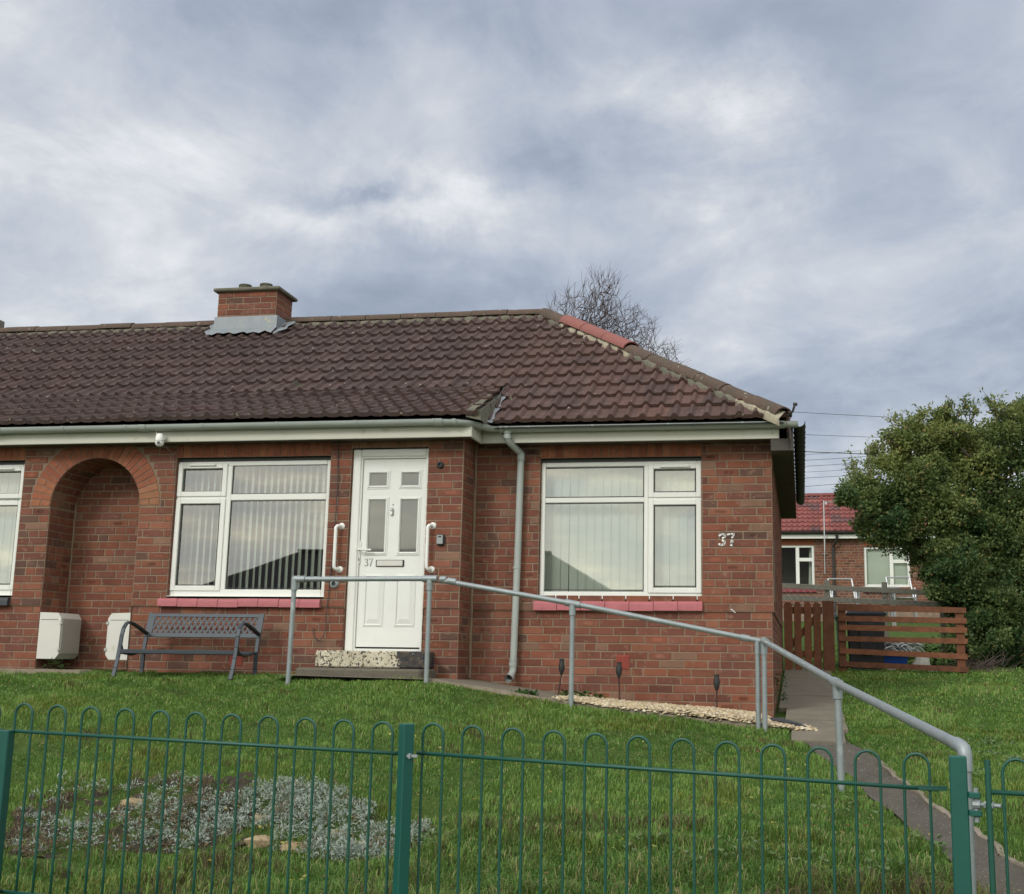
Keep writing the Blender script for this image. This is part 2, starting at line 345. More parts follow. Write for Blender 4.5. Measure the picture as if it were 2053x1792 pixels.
# ------------------------------------------------------------------ terrain
PROF = [(-60., [(-60, 0), (-8.3, 0), (-7.2, .15), (-5.9, .38), (-4.3, .45), (-3.5, .80), (-.9, 1.39), (-.2, 1.45), (6, 1.7), (24, 2.85), (60, 4.), (400, 4)]),
        (-4.3, [(-60, 0), (-8.3, 0), (-7.2, .15), (-5.9, .38), (-4.3, .45), (-3.5, .80), (-.9, 1.39), (-.2, 1.45), (6, 1.7), (24, 2.85), (60, 4.), (400, 4)]),
        (-3.2, [(-60, 0), (-8.3, 0), (-7.2, .15), (-5.9, .38), (-4.4, .47), (-3.6, .80), (-.9, 1.41), (.4, 1.43), (6, 1.6), (24, 2.85), (60, 4.), (400, 4)]),
        (-1.7, [(-60, 0), (-8.3, 0), (-7.2, .14), (-5.9, .36), (-4.6, .53), (-3.6, .74), (-.9, 1.21), (.4, 1.20), (5.6, 1.55), (24, 2.85), (60, 4.), (400, 4)]),
        (-.3, [(-60, 0), (-8.3, 0), (-7.3, .14), (-6.2, .34), (-4.5, .60), (-.9, 1.075), (.4, 1.12), (5.6, 1.53), (24, 2.85), (60, 4.), (400, 4)]),
        (.5, [(-60, 0), (-8.3, 0), (-7.3, .14), (-6.3, .34), (-4.5, .58), (-.9, 1.05), (5.6, 1.53), (24, 2.85), (60, 4.), (400, 4)]),
        (60., [(-60, 0), (-8.3, 0), (-7.3, .14), (-6.3, .36), (-4.5, .60), (-.9, 1.05), (5.6, 1.50), (24, 2.85), (60, 4.), (400, 4)])]
PX = np.array([p[0] for p in PROF])
def T(x, y):
    x = np.asarray(x, float); y = np.asarray(y, float)
    Z = np.stack([np.interp(y, [a for a, _ in pr], [b for _, b in pr]) for _, pr in PROF])
    i = np.clip(np.searchsorted(PX, x)-1, 0, len(PX)-2); t = np.clip((x-PX[i])/(PX[i+1]-PX[i]), 0, 1)
    t = t*t*(3-2*t)*.5 + t*.5
    z = np.take_along_axis(Z, i[None], 0)[0]*(1-t)+np.take_along_axis(Z, (i+1)[None], 0)[0]*t if x.ndim else Z[i]*(1-t)+Z[i+1]*t
    b = .030*np.sin(x*4.3+y*2.1+.7)*np.sin(y*6.1-x*1.3)*np.clip(1-np.abs(y+4.0)/.9, 0, 1)*np.clip((-1.4-x)/.6, 0, 1)+.012*np.sin(x*2.3+y*1.1)+.010*np.sin(x*5.1-y*3.7+1)+.006*np.sin(x*9.+y*8.3)
    w = np.clip((-y-.9)/.6, 0, 1)*np.clip((y+6)/.5, 0, 1)
    return z+b*w
def onT(px, py):
    d = ray(px, py); t = 3.
    for _ in range(4000):
        p = EYE+d*t
        if p[2] < float(T(p[0], p[1])): break
        t += .01
    return EYE+d*t
def inpoly(x, y, poly):
    x = np.asarray(x); y = np.asarray(y); r = np.zeros(x.shape, bool); n = len(poly)
    for i in range(n):
        x1, y1 = poly[i][:2]; x2, y2 = poly[(i+1) % n][:2]
        if y1 == y2: continue
        c = ((y1 > y) != (y2 > y)) & (x < (x2-x1)*(y-y1)/(y2-y1)+x1); r ^= c
    return r
def axis_pts(fine0, fine1, step, lo, hi):
    a = list(np.arange(fine0, fine1+1e-6, step)); s = step
    while a[-1] < hi: s *= 1.25; a.append(a[-1]+s)
    b = []; s = step; v = fine0
    while v > lo: s *= 1.25; v -= s; b.append(v)
    return np.array(b[::-1]+a)
gx = axis_pts(-9, 5, .1, -160, 160); gy = axis_pts(-9, 7, .1, -80, 400)
XX, YY = np.meshgrid(gx, gy); ZZ = T(XX.ravel(), YY.ravel()).reshape(XX.shape)
g_ = MB(); g_.v = np.stack([XX.ravel(), YY.ravel(), ZZ.ravel()], 1).tolist(); nx = len(gx)
g_.f = [(j*nx+i, j*nx+i+1, (j+1)*nx+i+1, (j+1)*nx+i) for j in range(len(gy)-1) for i in range(nx-1)]
g_.c = [(1, 1, 1, 1)]*len(g_.f); g_.mi = [0]*len(g_.f)
tag(g_.build('ground', M['ground'], smooth=True), kind='structure')
# ---- paths
LE = [(1600, 1482), (1618, 1495), (1638, 1514), (1665, 1535), (1709, 1561), (1738, 1598), (1801, 1643), (1882, 1708), (1945, 1776)]
RE = [(1675, 1478), (1707, 1493), (1751, 1520), (1780, 1545), (1803, 1567), (1850, 1602), (1903, 1640), (2013, 1719), (2053, 1745)]
L3 = [onT(*p) for p in LE]; R3 = [onT(*p) for p in RE]
def ext(P, t): P.append(P[-1]+(P[-1]-P[-2])/np.linalg.norm(P[-1]-P[-2])*t)
ext(L3, 1.6); ext(R3, 1.6)
def resample(P, n):
    P = np.array(P); d = np.r_[0, np.cumsum(np.linalg.norm(np.diff(P[:, :2], axis=0), axis=1))]; t = np.linspace(0, d[-1], n)
    return np.stack([np.interp(t, d, P[:, k]) for k in range(3)], 1)
LL = resample(L3, 50); RR = resample(R3, 50); RR[:, 0] += .010*np.sin(np.arange(50)*1.7)+.006*np.sin(np.arange(50)*4.1); PATHPOLY = [tuple(p[:2]) for p in LL]+[tuple(p[:2]) for p in RR[::-1]]
pm = MB()
K = 9
for i in range(50):
    for k in range(K):
        q = LL[i]*(1-k/(K-1))+RR[i]*k/(K-1); pm.v.append((q[0], q[1], float(T(q[0], q[1]))+.014+.004*math.sin(i*.9+k)))
for i in range(49):
    for k in range(K-1): pm.add([], [(i*K+k+0-len(pm.v)*0, i*K+k+1, (i+1)*K+k+1, (i+1)*K+k)])
pm.f = [(i*K+k, i*K+k+1, (i+1)*K+k+1, (i+1)*K+k) for i in range(49) for k in range(K-1)]
tag(pm.build('path', M['path'], smooth=True), kind='structure')
# pale worn concrete edging along the right side of the path
em = MB()
for i in range(9, 49):
    a, b = RR[i], RR[i+1]; w = .028+.022*abs(math.sin(i*1.37))
    da = (RR[i]-LL[i]); da[2] = 0; da /= np.linalg.norm(da); db = (RR[i+1]-LL[i+1]); db[2] = 0; db /= np.linalg.norm(db)
    za, zb = float(T(a[0], a[1]))+.022+.006*math.sin(i*2.1), float(T(b[0], b[1]))+.022+.006*math.sin((i+1)*2.1)
    A0, A1 = (a[0]-da[0]*w*.5, a[1]-da[1]*w*.5), (a[0]+da[0]*w*.6, a[1]+da[1]*w*.6); B0, B1 = (b[0]-db[0]*w*.5, b[1]-db[1]*w*.5), (b[0]+db[0]*w*.6, b[1]+db[1]*w*.6)
    em.add([(*A0, za), (*A1, za), (*B1, zb), (*B0, zb), (*A0, za-.06), (*A1, za-.12), (*B1, zb-.12), (*B0, zb-.06)], [(0, 1, 2, 3), (0, 3, 7, 4), (1, 5, 6, 2)])
tag(em.build('path_edging', M['kerb'], smooth=False), kind='structure')
# side slabs up to the wooden gate
sl = MB(); ys = [-1.32, -.78, -.05, 1.0, 2.2, 3.4, 4.6, 5.9]
SLABX = (-.235, .36)
for a, b in zip(ys[:-1], ys[1:]):
    x0 = SLABX[0] if a > 0 else (-.10 if a < -1 else -.16); x1 = SLABX[1]-.04*(a < -1)
    x0 = max(x0, -.235)
    dz = random.uniform(-.004, .004); za, zb = float(T(.1, a))+.03+dz, float(T(.1, b))+.03+dz
    g2 = .006
    vs = [(x0, a+g2, za), (x1, a+g2, za), (x1, b-g2, zb), (x0, b-g2, zb)]; vs += [(v[0], v[1], v[2]-.08) for v in vs]
    sl.add(vs, [(0, 1, 2, 3), (0, 4, 5, 1), (1, 5, 6, 2), (3, 2, 6, 7), (0, 3, 7, 4)])
tag(sl.build('side_path', M['concrete']), kind='structure')
# ramp strip and kerb in front of the set-back wall
def zs(x): return float(np.interp(x, [-4.7, -3.2, -1.7, -.3, .2], [1.46, 1.44, 1.235, 1.105, 1.06]))
rp = MB(); xs = np.linspace(-4.7, -2.05, 14)
for a, b in zip(xs[:-1], xs[1:]):
    rp.quad((a, -.80, zs(a)+.004), (b, -.80, zs(b)+.004), (b, .46, zs(b)+.004), (a, .46, zs(a)+.004))
tag(rp.build('ramp', M['concrete']), kind='structure')
kb = MB(); xs = np.linspace(-3.25, -.2, 22)
for a, b in zip(xs[:-1], xs[1:]):
    za, zb = zs(a)+.012+.004*math.sin(a*9), zs(b)+.012+.004*math.sin(b*9)
    kb.add([(a, -.86, za), (b, -.86, zb), (b, -.79, zb), (a, -.79, za), (a, -.86, za-.15), (b, -.86, zb-.15), (b, -.79, zb-.15), (a, -.79, za-.15)], [(0, 1, 2, 3), (0, 4, 5, 1), (3, 2, 6, 7)])
tag(kb.build('kerb', M['kerb']), kind='structure')
# street behind the photographer
st = MB(); st.box(-80, 80, -10.2, -8.35, -.2, .02); tag(st.build('pavement', M['paving']), kind='structure')
st = MB(); st.box(-80, 80, -18.5, -10.35, -.25, -.02+.03); tag(st.build('road', M['asphalt']), kind='structure')
# ------------------------------------------------------------------ brickwork
CH, BL = .0762, .2286
PAL = [(.225, .086, .060), (.205, .078, .055), (.245, .095, .066), (.190, .075, .056), (.255, .104, .068), (.215, .090, .068), (.235, .084, .056), (.180, .072, .056)]
def bcol(light=0.):
    r = random.random()
    if r < .05: c = (.140, .076, .062)
    elif r < .10: c = (.235, .135, .098)
    elif r < .15: c = (.245, .090, .056)
    else: c = random.choice(PAL)
    k = random.uniform(.82, 1.07)+light
    return (c[0]*k*1.02, c[1]*k*1.02, c[2]*k*.98, 1)
def brick(mb, O, U, V, Nn, u0, u1, v0, v1, c, proud=.005, ch=.004, mi=1):
    """one brick face standing proud of the mortar, O origin, U V in-plane, Nn outward"""
    j = lambda s=.0016: random.uniform(-s, s)
    P = lambda u, v, n: (O[0]+U[0]*u+V[0]*v+Nn[0]*n, O[1]+U[1]*u+V[1]*v+Nn[1]*n, O[2]+U[2]*u+V[2]*v+Nn[2]*n)
    p = proud+j(.0015)
    f = [P(u0+ch+j(), v0+ch+j(), p), P(u1-ch+j(), v0+ch+j(), p), P(u1-ch+j(), v1-ch+j(), p), P(u0+ch+j(), v1-ch+j(), p)]
    b = [P(u0, v0, -.002), P(u1, v0, -.002), P(u1, v1, -.002), P(u0, v1, -.002)]
    mb.add(f+b, [(0, 1, 2, 3), (4, 5, 1, 0), (5, 6, 2, 1), (6, 7, 3, 2), (7, 4, 0, 3)], c=c, mi=mi)
    if random.random() < .16 and u1-u0 > .15:      # dark kiln-flashed heart or pale kiss mark
        k = random.choice([.55, .65, 1.22, 1.3]); a, bb = random.uniform(.2, .3), random.uniform(.7, .8)
        q0, q1 = u0+(u1-u0)*a, u0+(u1-u0)*bb; r0, r1 = v0+.018, v1-.018; n = p+.0006; um = (q0+q1)/2; vm = (r0+r1)/2; e = .02
        mb.add([P(q0, vm, n), P(q0+e, r0, n), P(q1-e, r0, n), P(q1, vm, n), P(q1-e, r1, n), P(q0+e, r1, n)], [(0, 1, 2, 3, 4, 5)], c=(c[0]*k, c[1]*k*.98, c[2]*k, 1), mi=mi)
def brickwork(mb, O, U, Nn, u0, u1, z0, z1, holes=(), arch=None, phase=0., mj=.0046, light=0., zref=2.10):
    """courses of bricks on a vertical plane; u along U, z world height; holes (u0,u1,z0,z1); arch (uc,zc,r)"""
    V = (0, 0, 1); O = (O[0], O[1], 0)
    n0 = math.ceil((z0-zref)/CH-.35)
    k = n0
    while True:
        a = zref+k*CH; b = a+CH
        if a >= z1-.02: break
        a2, b2 = max(a, z0)+mj, min(b, z1)-mj
        if b2-a2 < .02: k += 1; continue
        cuts = [(h[0], h[1]) for h in holes if h[2] < (a+b)/2 < h[3]]
        zm = (a+b)/2
        if arch and zm >= arch[1] and abs(zm-arch[1]) < arch[2]:
            w = math.sqrt(max(arch[2]**2-max(0, (a+.01-arch[1]))**2, 0)); cuts.append((arch[0]-w, arch[0]+w))
        segs = [(u0, u1)]
        for c0, c1 in cuts:
            ns = []
            for s0, s1 in segs:
                if c1 <= s0 or c0 >= s1: ns.append((s0, s1)); continue
                if c0 > s0: ns.append((s0, c0))
                if c1 < s1: ns.append((c1, s1))
            segs = ns
        off = (.5 if k % 2 else 0.)*BL+phase+.03*math.sin(k*1.7)
        for s0, s1 in segs:
            st = s0; e = math.floor((s0-off)/BL)*BL+off
            while st < s1-1e-4:
                nx_ = e+BL
                if random.random() < .13: pts = [e+BL/2, nx_]
                else: pts = [nx_]
                for q in pts:
                    en = min(q, s1)
                    if s1-en < .035: en = s1
                    if en-st > .045 or en == s1:
                        if en-st > .02:
                            c = bcol(light)
                            if (a < 1.75) and random.random() < .3: c = (c[0]*.85, c[1]*.85, c[2]*.85, 1)
                            brick(mb, O, U, V, Nn, st+mj, en-mj, a2+random.uniform(-.001, .001), b2, c)
                        st = en
                    if st >= s1-1e-4: break
                e = nx_
        k += 1
def sheet(mb, O, U, u0, u1, z0, z1, holes=(), arch=None, flip=False):
    """mortar plane with rectangular holes and an optional arch head"""
    us = sorted({u0, u1, *[h[i] for h in holes for i in (0, 1) if u0 < h[i] < u1]}); zz = sorted({z0, z1, *[h[i] for h in holes for i in (2, 3) if z0 < h[i] < z1]})
    if arch:
        n = 24; au = [arch[0]-arch[2]*math.cos(math.pi*i/n) for i in range(n+1)]; us = sorted(set(us) | {round(q, 5) for q in au if u0 < q < u1}); zz = sorted(set(zz) | {arch[1]})
    P = lambda u, z: (O[0]+U[0]*u, O[1]+U[1]*u, z)
    for a, b in zip(us[:-1], us[1:]):
        for c, d in zip(zz[:-1], zz[1:]):
            um, zm = (a+b)/2, (c+d)/2
            if any(h[0] < um < h[1] and h[2] < zm < h[3] for h in holes): continue
            ca = cb = c
            if arch and abs(um-arch[0]) < arch[2] and c >= arch[1]-1e-6:
                hh = lambda u: arch[1]+math.sqrt(max(0, arch[2]**2-(u-arch[0])**2))
                ca, cb = max(c, min(d, hh(a))), max(c, min(d, hh(b)))
            q = [P(a, ca), P(b, cb), P(b, d), P(a, d)]
            mb.quad(*(q[::-1] if flip else q), mi=0)
FL = -14.0; FR = -3.2; RX = -.26; RY = .42; SB = 5.7; ZT = 3.86; ZB = 1.0
WL = (-6.195, -4.555, 2.20, 3.585); DR = (-4.34, -3.555, 1.68, 3.655); NW = (-9.9, -7.88, 2.20, 3.585); WR = (-2.53, -.93, 2.215, 3.595)
AX0, AX1, AZ, AR = -7.55, -6.56, 3.105, .495; AC = (AX0+AX1)/2; ADEP = .45
house = empty('brick_bungalow', (-5, 0, 1.4), 'red brick bungalow with brown tiled hipped roof, white door and arched recess', 'house')
wall = MB()
X_, Yn = (1, 0, 0), (0, -1, 0)
band = 2.10; lo = .015
holesF = [WL, DR, NW, (AX0, AX1, 0, AZ)]
sheet(wall, (0, 0), X_, FL, FR, band, ZT, holesF, (AC, AZ, AR))
sheet(wall, (0, lo), X_, FL, FR, ZB, band, holesF)
wall.quad((FL, 0, band), (AX0, 0, band), (AX0, lo, band), (FL, lo, band), mi=0); wall.quad((AX1, 0, band), (DR[0], 0, band), (DR[0], lo, band), (AX1, lo, band), mi=0); wall.quad((DR[1], 0, band), (FR, 0, band), (FR, lo, band), (DR[1], lo, band), mi=0)
LTH = .215
archring = (AC, AZ, AR+.225)
bh = holesF+[(WL[0], WL[1], WL[3], WL[3]+LTH), (NW[0], NW[1], NW[3], NW[3]+LTH), (DR[0]+.0, DR[1]+.0, DR[3], 3.9)]
brickwork(wall, (0, 0), X_, Yn, FL, FR-.004, band, ZT, bh, archring)
brickwork(wall, (0, lo), X_, Yn, FL, FR-.004, ZB, band, bh, phase=.06)
# return, set-back wall, side wall, rear
sheet(wall, (FR, 0), (0, 1, 0), 0, RY, band, ZT); sheet(wall, (FR-lo*0, 0), (0, 1, 0), lo, RY, ZB, band)
brickwork(wall, (FR, 0), (0, 1, 0), (1, 0, 0), .004, RY-.02, ZB, ZT, phase=.11)
sheet(wall, (0, RY), X_, FR, RX, band, ZT, [WR]); sheet(wall, (0, RY+lo), X_, FR, RX-lo, ZB, band, [WR])
wall.quad((FR, RY, band), (RX, RY, band), (RX, RY+lo, band), (FR, RY+lo, band), mi=0)
bh2 = [WR, (WR[0], WR[1], WR[3], WR[3]+LTH)]
brickwork(wall, (0, RY), X_, Yn, FR+.02, RX, band, ZT, bh2, phase=.02)
brickwork(wall, (0, RY+lo), X_, Yn, FR+.02, RX-lo, ZB, band, bh2, phase=.13)
sheet(wall, (RX, 0), (0, 1, 0), RY, SB, band, ZT); sheet(wall, (RX-lo, 0), (0, 1, 0), RY+lo, SB, ZB, band)
wall.quad((RX, RY, band), (RX, SB, band), (RX-lo, SB, band), (RX-lo, RY, band), mi=0)
brickwork(wall, (RX, 0), (0, 1, 0), (1, 0, 0), RY, SB, band, ZT, phase=.1)
brickwork(wall, (RX-lo, 0), (0, 1, 0), (1, 0, 0), RY+lo, SB, ZB, band, phase=.2)
sheet(wall, (0, SB), X_, FL, RX, ZB, ZT, flip=True); sheet(wall, (FL, 0), (0, 1, 0), 0, SB, ZB, ZT, flip=True)
# alcove
sheet(wall, (0, ADEP), X_, AX0, AX1, ZB, 3.62); brickwork(wall, (0, ADEP), X_, Yn, AX0+.01, AX1-.01, ZB, 3.61, phase=.05)
sheet(wall, (AX0, 0), (0, 1, 0), 0, ADEP, ZB, AZ); brickwork(wall, (AX0, 0), (0, 1, 0), (1, 0, 0), .004, ADEP-.01, ZB, AZ, phase=.07)
sheet(wall, (AX1, 0), (0, 1, 0), 0, ADEP, ZB, AZ, flip=True); brickwork(wall, (AX1, 0), (0, 1, 0), (-1, 0, 0), .004, ADEP-.01, ZB, AZ, phase=.07)
na = 20
for i in range(na):
    a0, a1 = math.pi*i/na, math.pi*(i+1)/na
    p = lambda a, y, r=AR: (AC-r*math.cos(a), y, AZ+r*math.sin(a))
    wall.quad(p(a0, 0), p(a0, ADEP), p(a1, ADEP), p(a1, 0), mi=0)
    am = (a0+a1)/2; c = (AC-AR*math.cos(am), 0, AZ+AR*math.sin(am)); U = (0, 1, 0); V = (math.sin(am), 0, math.cos(am)); Nn = (math.cos(am), 0, -math.sin(am))
    hw = AR*math.pi/na/2
    cut = [.005, .225, ADEP] if i % 2 else [.005, .115, .34, ADEP]
    for s0, s1 in zip(cut[:-1], cut[1:]): brick(wall, c, U, V, Nn, s0+.005, s1-.005, -hw+.005, hw-.005, bcol(), .004)
# window reveals (mortar) and mortar seam at the inner corner
for w, y0, y1 in ((WL, 0, .14), (NW, 0, .14), (DR, 0, .14), (WR, RY, RY+.14)):
    for s, x in ((1, w[0]), (-1, w[1])):
        q = [(x, y0, w[2]), (x, y1, w[2]), (x, y1, w[3]), (x, y0, w[3])]; wall.quad(*(q if s > 0 else q[::-1]), mi=0)
        brickwork(wall, (x, 0), (0, 1, 0), (s, 0, 0), y0+.002, y0+.10, w[2], w[3], mj=.006)
    wall.quad((w[0], y0, w[3]), (w[1], y0, w[3]), (w[1], y1, w[3]), (w[0], y1, w[3]), mi=0)
    wall.quad((w[0], y0, w[2]), (w[0], y1, w[2]), (w[1], y1, w[2]), (w[1], y0, w[2]), mi=0)
for x, y, z0, z1, r in ((FR+.012, RY-.008, 1.45, 3.75, .013), (AX0+.01, ADEP-.008, 2.1, 3.25, .012)):
    pts = [(x+.003*math.sin(i*1.3), y, z0+(z1-z0)*i/24) for i in range(25)]; wall.tube(pts, [r*(.8+.35*random.random()) for _ in pts], 6, mi=0)
wo = wall.build('wall', [M['mortar'], M['brick']], house)
# soldier lintels and arch ring: parts of their own
def soldiers(name, x0, x1, z0, z1, y, pal, k=.0762):
    mb = MB(); n = round((x1-x0)/k); w = (x1-x0)/n
    mb.quad((x0, y-.001, z0), (x1, y-.001, z0), (x1, y-.001, z1), (x0, y-.001, z1), mi=0)
    mb.quad((x0, y-.001, z0), (x0, y+.1, z0), (x1, y+.1, z0), (x1, y-.001, z0), mi=0)
    for i in range(n):
        c = random.choice(pal); kk = random.uniform(.85, 1.12); t = .0035 if random.random() < .6 else .0015
        brick(mb, (0, y-.001, 0), (1, 0, 0), (0, 0, 1), (0, -1, 0), x0+i*w+t, x0+(i+1)*w-t, z0+.002+random.uniform(0, .003), z1-.008, (c[0]*kk, c[1]*kk, c[2]*kk, 1), .006, .002)
    return mb.build(name, [M['mortar'], M['soldier']], house)
SP = [(.30, .108, .062), (.275, .098, .058), (.32, .125, .070), (.26, .088, .054)]
soldiers('lintel', WL[0], WL[1], WL[3], WL[3]+LTH, 0, SP); soldiers('lintel', NW[0], NW[1], NW[3], NW[3]+LTH, 0, SP)
soldiers('lintel', WR[0], WR[1], WR[3], WR[3]+LTH, RY, SP)
soldiers('lintel', DR[0], DR[1], DR[3], 3.86, 0, [(.27, .15, .095), (.25, .13, .085), (.29, .15, .09)])
ar = MB(); nv = 28; r0, r1 = AR, AR+.22
for i in range(nv):
    a0, a1 = math.pi*i/nv, math.pi*(i+1)/nv; y = -.001
    p = lambda a, r: (AC-r*math.cos(a), y, AZ+r*math.sin(a))
    ar.quad(p(a0, r0-.0), p(a1, r0-.0), p(a1, r1+.006), p(a0, r1+.006), mi=0)
    am = (a0+a1)/2; c = random.choice(SP+[(.33, .15, .085)]); kk = random.uniform(.88, 1.12); cc = (c[0]*kk, c[1]*kk, c[2]*kk, 1)
    g1 = .0045
    def pt(a, r, n): return (AC-r*math.cos(a), y-n, AZ+r*math.sin(a))
    ga, gb = g1/r0, g1/r1
    splits = [(r0+.002, r1-.004)] if i % 3 else [(r0+.002, (r0+r1)/2-.004), ((r0+r1)/2+.004, r1-.004)]
    for ra, rb in splits:
        e = .002
        f = [pt(a0+ga+e, ra+e, .006), pt(a0+gb+e, rb-e, .006), pt(a1-gb-e, rb-e, .006), pt(a1-ga-e, ra+e, .006)]; b = [pt(a0+ga, ra, -.001), pt(a0+gb, rb, -.001), pt(a1-gb, rb, -.001), pt(a1-ga, ra, -.001)]
        ar.add(f+b, [(3, 2, 1, 0), (4, 0, 1, 5), (5, 1, 2, 6), (6, 2, 3, 7), (7, 3, 0, 4)], c=cc, mi=1)
ar.build('arch', [M['mortar'], M['soldier']], house)
# air bricks
for x, z, y, wdt in ((-5.42, 1.60, lo, .13), (-1.69, 1.62, RY+lo, .125)):
    a = MB(); a.box(x-wdt/2-.0, x+wdt/2, y-.010, y+.01, z-.065, z+.065)
    for k in range(7): a.box(x-wdt/2+.006, x+wdt/2-.006, y-.016, y-.0101, z-.058+k*.0175, z-.049+k*.0175)
    a.build('air_brick', M['terracotta'], house)
# ------------------------------------------------------------------ room behind glass
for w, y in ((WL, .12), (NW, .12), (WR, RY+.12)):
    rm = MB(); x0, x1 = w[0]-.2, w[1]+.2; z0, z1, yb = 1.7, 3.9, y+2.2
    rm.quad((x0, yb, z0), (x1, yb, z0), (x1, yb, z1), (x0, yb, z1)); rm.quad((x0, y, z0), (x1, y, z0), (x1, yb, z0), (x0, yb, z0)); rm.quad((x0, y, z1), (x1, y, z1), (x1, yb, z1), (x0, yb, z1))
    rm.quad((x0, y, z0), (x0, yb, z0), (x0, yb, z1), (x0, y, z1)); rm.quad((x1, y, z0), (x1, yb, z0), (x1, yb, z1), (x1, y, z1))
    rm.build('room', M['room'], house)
# ------------------------------------------------------------------ windows
def window(w, y, panes, opens, bars, blind=None, vents=(), sill_lip=True, parent=house, fr=.045, bd=.07):
    """w opening, y face of frame, panes (x0,x1,z0,z1), opens: sash rectangles, bars: frame members"""
    root = MB(); x0, x1, z0, z1 = w[0]+.004, w[1]-.004, w[2]+.002, w[3]-.035
    fb = lambda a, b, c, d, yy=y, t=.05, bv=.006: root.box(a, b, yy, yy+t, c, d, bv)
    fb(x0, x0+fr, z0, z1); fb(x1-fr, x1, z0, z1); fb(x0+fr, x1-fr, z1-fr, z1); fb(x0+fr, x1-fr, z0, z0+bd)
    for b in bars: fb(*b)
    for (a, b, c, d) in opens:
        e = .052; yy = y-.012
        fb(a, a+e, c, d, yy, .04); fb(b-e, b, c, d, yy, .04); fb(a+e, b-e, d-e, d, yy, .04); fb(a+e, b-e, c, c+e, yy, .04)
    fo = root.build('window', M['upvc'], parent)
    gk = MB()
    for (a, b, c, d) in panes:
        t = .006
        for q in ((a-t, a+.003, c-t, d+t), (b-.003, b+t, c-t, d+t), (a, b, d-.003, d+t), (a, b, c-t, c+.003)): gk.box(q[0], q[1], y+.006, y+.0175, q[2], q[3])
    gk.build('gasket', M['gasket'], fo)
    for (a, b, c, d) in panes:
        p = MB(); p.quad((a, y+.018, c), (b, y+.018, c), (b, y+.018, d), (a, y+.018, d)); p.build('pane', M['glass'], fo)
    for (a, b, z) in vents:
        p = MB(); p.box(a, b, y-.030, y-.004, z-.012, z+.012, .006); p.build('trickle_vent', M['upvc'], fo)
    if sill_lip:
        p = MB(); p.box(x0-.01, x1+.01, y-.045, y+.02, z0-.028, z0+.003, .006); p.build('window_sill', M['upvc'], fo)
    hd = MB(); hd.box(w[0]+.002, w[1]-.002, y+.004, y+.04, z1+.001, w[3]-.001); hd.build('head_seal', M['gasket'], fo)
    if blind:
        pitch, wd, ang = blind; bl = MB(); x = x0+.05; yb = y+.16; i = 0
        while x < x1-.03:
            a = R(ang)+random.uniform(-.05, .05); dx, dy = math.cos(a)*wd/2, math.sin(a)*wd/2
            zb = z0+.06+random.uniform(-.004, .004); sway = random.uniform(-.004, .004); seg = 5
            for k in range(seg):
                t0, t1 = -1+2*k/seg, -1+2*(k+1)/seg; cu = lambda t: .006*(1-t*t)
                P = lambda t, z, s=0.: (x+dx*t+s-math.sin(a)*cu(t), yb+dy*t+math.cos(a)*cu(t), z)
                bl.quad(P(t0, zb, sway), P(t1, zb, sway), P(t1, z1-.02), P(t0, z1-.02))
            x += pitch*random.uniform(.97, 1.03); i += 1
        bl.box(x0, x1, yb-.02, yb+.02, z1-.03, z1+.0)
        bl.build('vertical_blind', M['curtain'], fo, smooth=True)
    return fo
window(WL, .045, [(-6.125, -5.715, 3.25, 3.47), (-6.125, -5.72, 2.315, 3.115), (-5.60, -4.585, 3.222, 3.505), (-5.60, -4.585, 2.285, 3.15)],
       [(-6.188, -5.655, 3.195, 3.532), (-6.188, -5.655, 2.255, 3.175)],
       [(-5.655, -5.605, 2.27, 3.51), (-5.605, -4.60, 3.155, 3.218), (-6.15, -5.655, 3.17, 3.20)], blind=(.069, .089, -49), vents=[(-6.06, -5.78, 3.515)])
window(WR, RY+.045, [(-2.485, -1.505, 3.215, 3.505), (-2.485, -1.505, 2.305, 3.15), (-1.395, -1.00, 3.26, 3.47), (-1.395, -1.00, 2.345, 3.12)],
       [(-1.455, -.937, 3.20, 3.535), (-1.455, -.937, 2.275, 3.18)],
       [(-1.498, -1.455, 2.28, 3.52), (-2.48, -1.498, 3.157, 3.208), (-1.455, -.97, 3.175, 3.205)], blind=(.083, .089, -8), vents=[(-1.34, -1.05, 3.505)])
window(NW, .045, [(-8.45, -7.95, 3.25, 3.47), (-8.45, -7.95, 2.32, 3.12), (-9.84, -8.62, 3.22, 3.50), (-9.84, -8.62, 2.29, 3.15)],
       [(-8.52, -7.888, 3.195, 3.532), (-8.52, -7.888, 2.255, 3.175)], [(-8.60, -8.52, 2.28, 3.52), (-9.85, -8.60, 3.155, 3.215)], blind=(.085, .089, -4), vents=[(-8.35, -8.02, 3.505)])
# painted brick sills
def brick_sill(x0, x1, y, z0, z1, mat, name='sill'):
    mb = MB(); n = max(1, round((x1-x0)/.22)); w = (x1-x0)/n
    for i in range(n):
        a, b = x0+i*w+.0025, x0+(i+1)*w-.0025; dy, dz = random.uniform(-.005, .005), random.uniform(-.004, .003); pr = []
        yf = y-.045+dy; r = .03
        pr = [(y+.02, z0+dz), (yf, z0+dz)]+[(yf+r-r*math.cos(t), z1-r+dz+r*math.sin(t)) for t in np.linspace(0, math.pi/2, 5)]+[(y+.03, z1+.004+dz)]
        mb.prism([(a, q[0], q[1]) for q in pr], (b-a, 0, 0))
    return mb.build(name, mat, house, smooth=35)
brick_sill(-6.265, -4.575, 0, 2.098, 2.178, M['pink']); brick_sill(-2.565, -.925, RY, 2.105, 2.195, M['pink']); brick_sill(-9.97, -7.89, 0, 2.098, 2.178, M['slate_sill'])
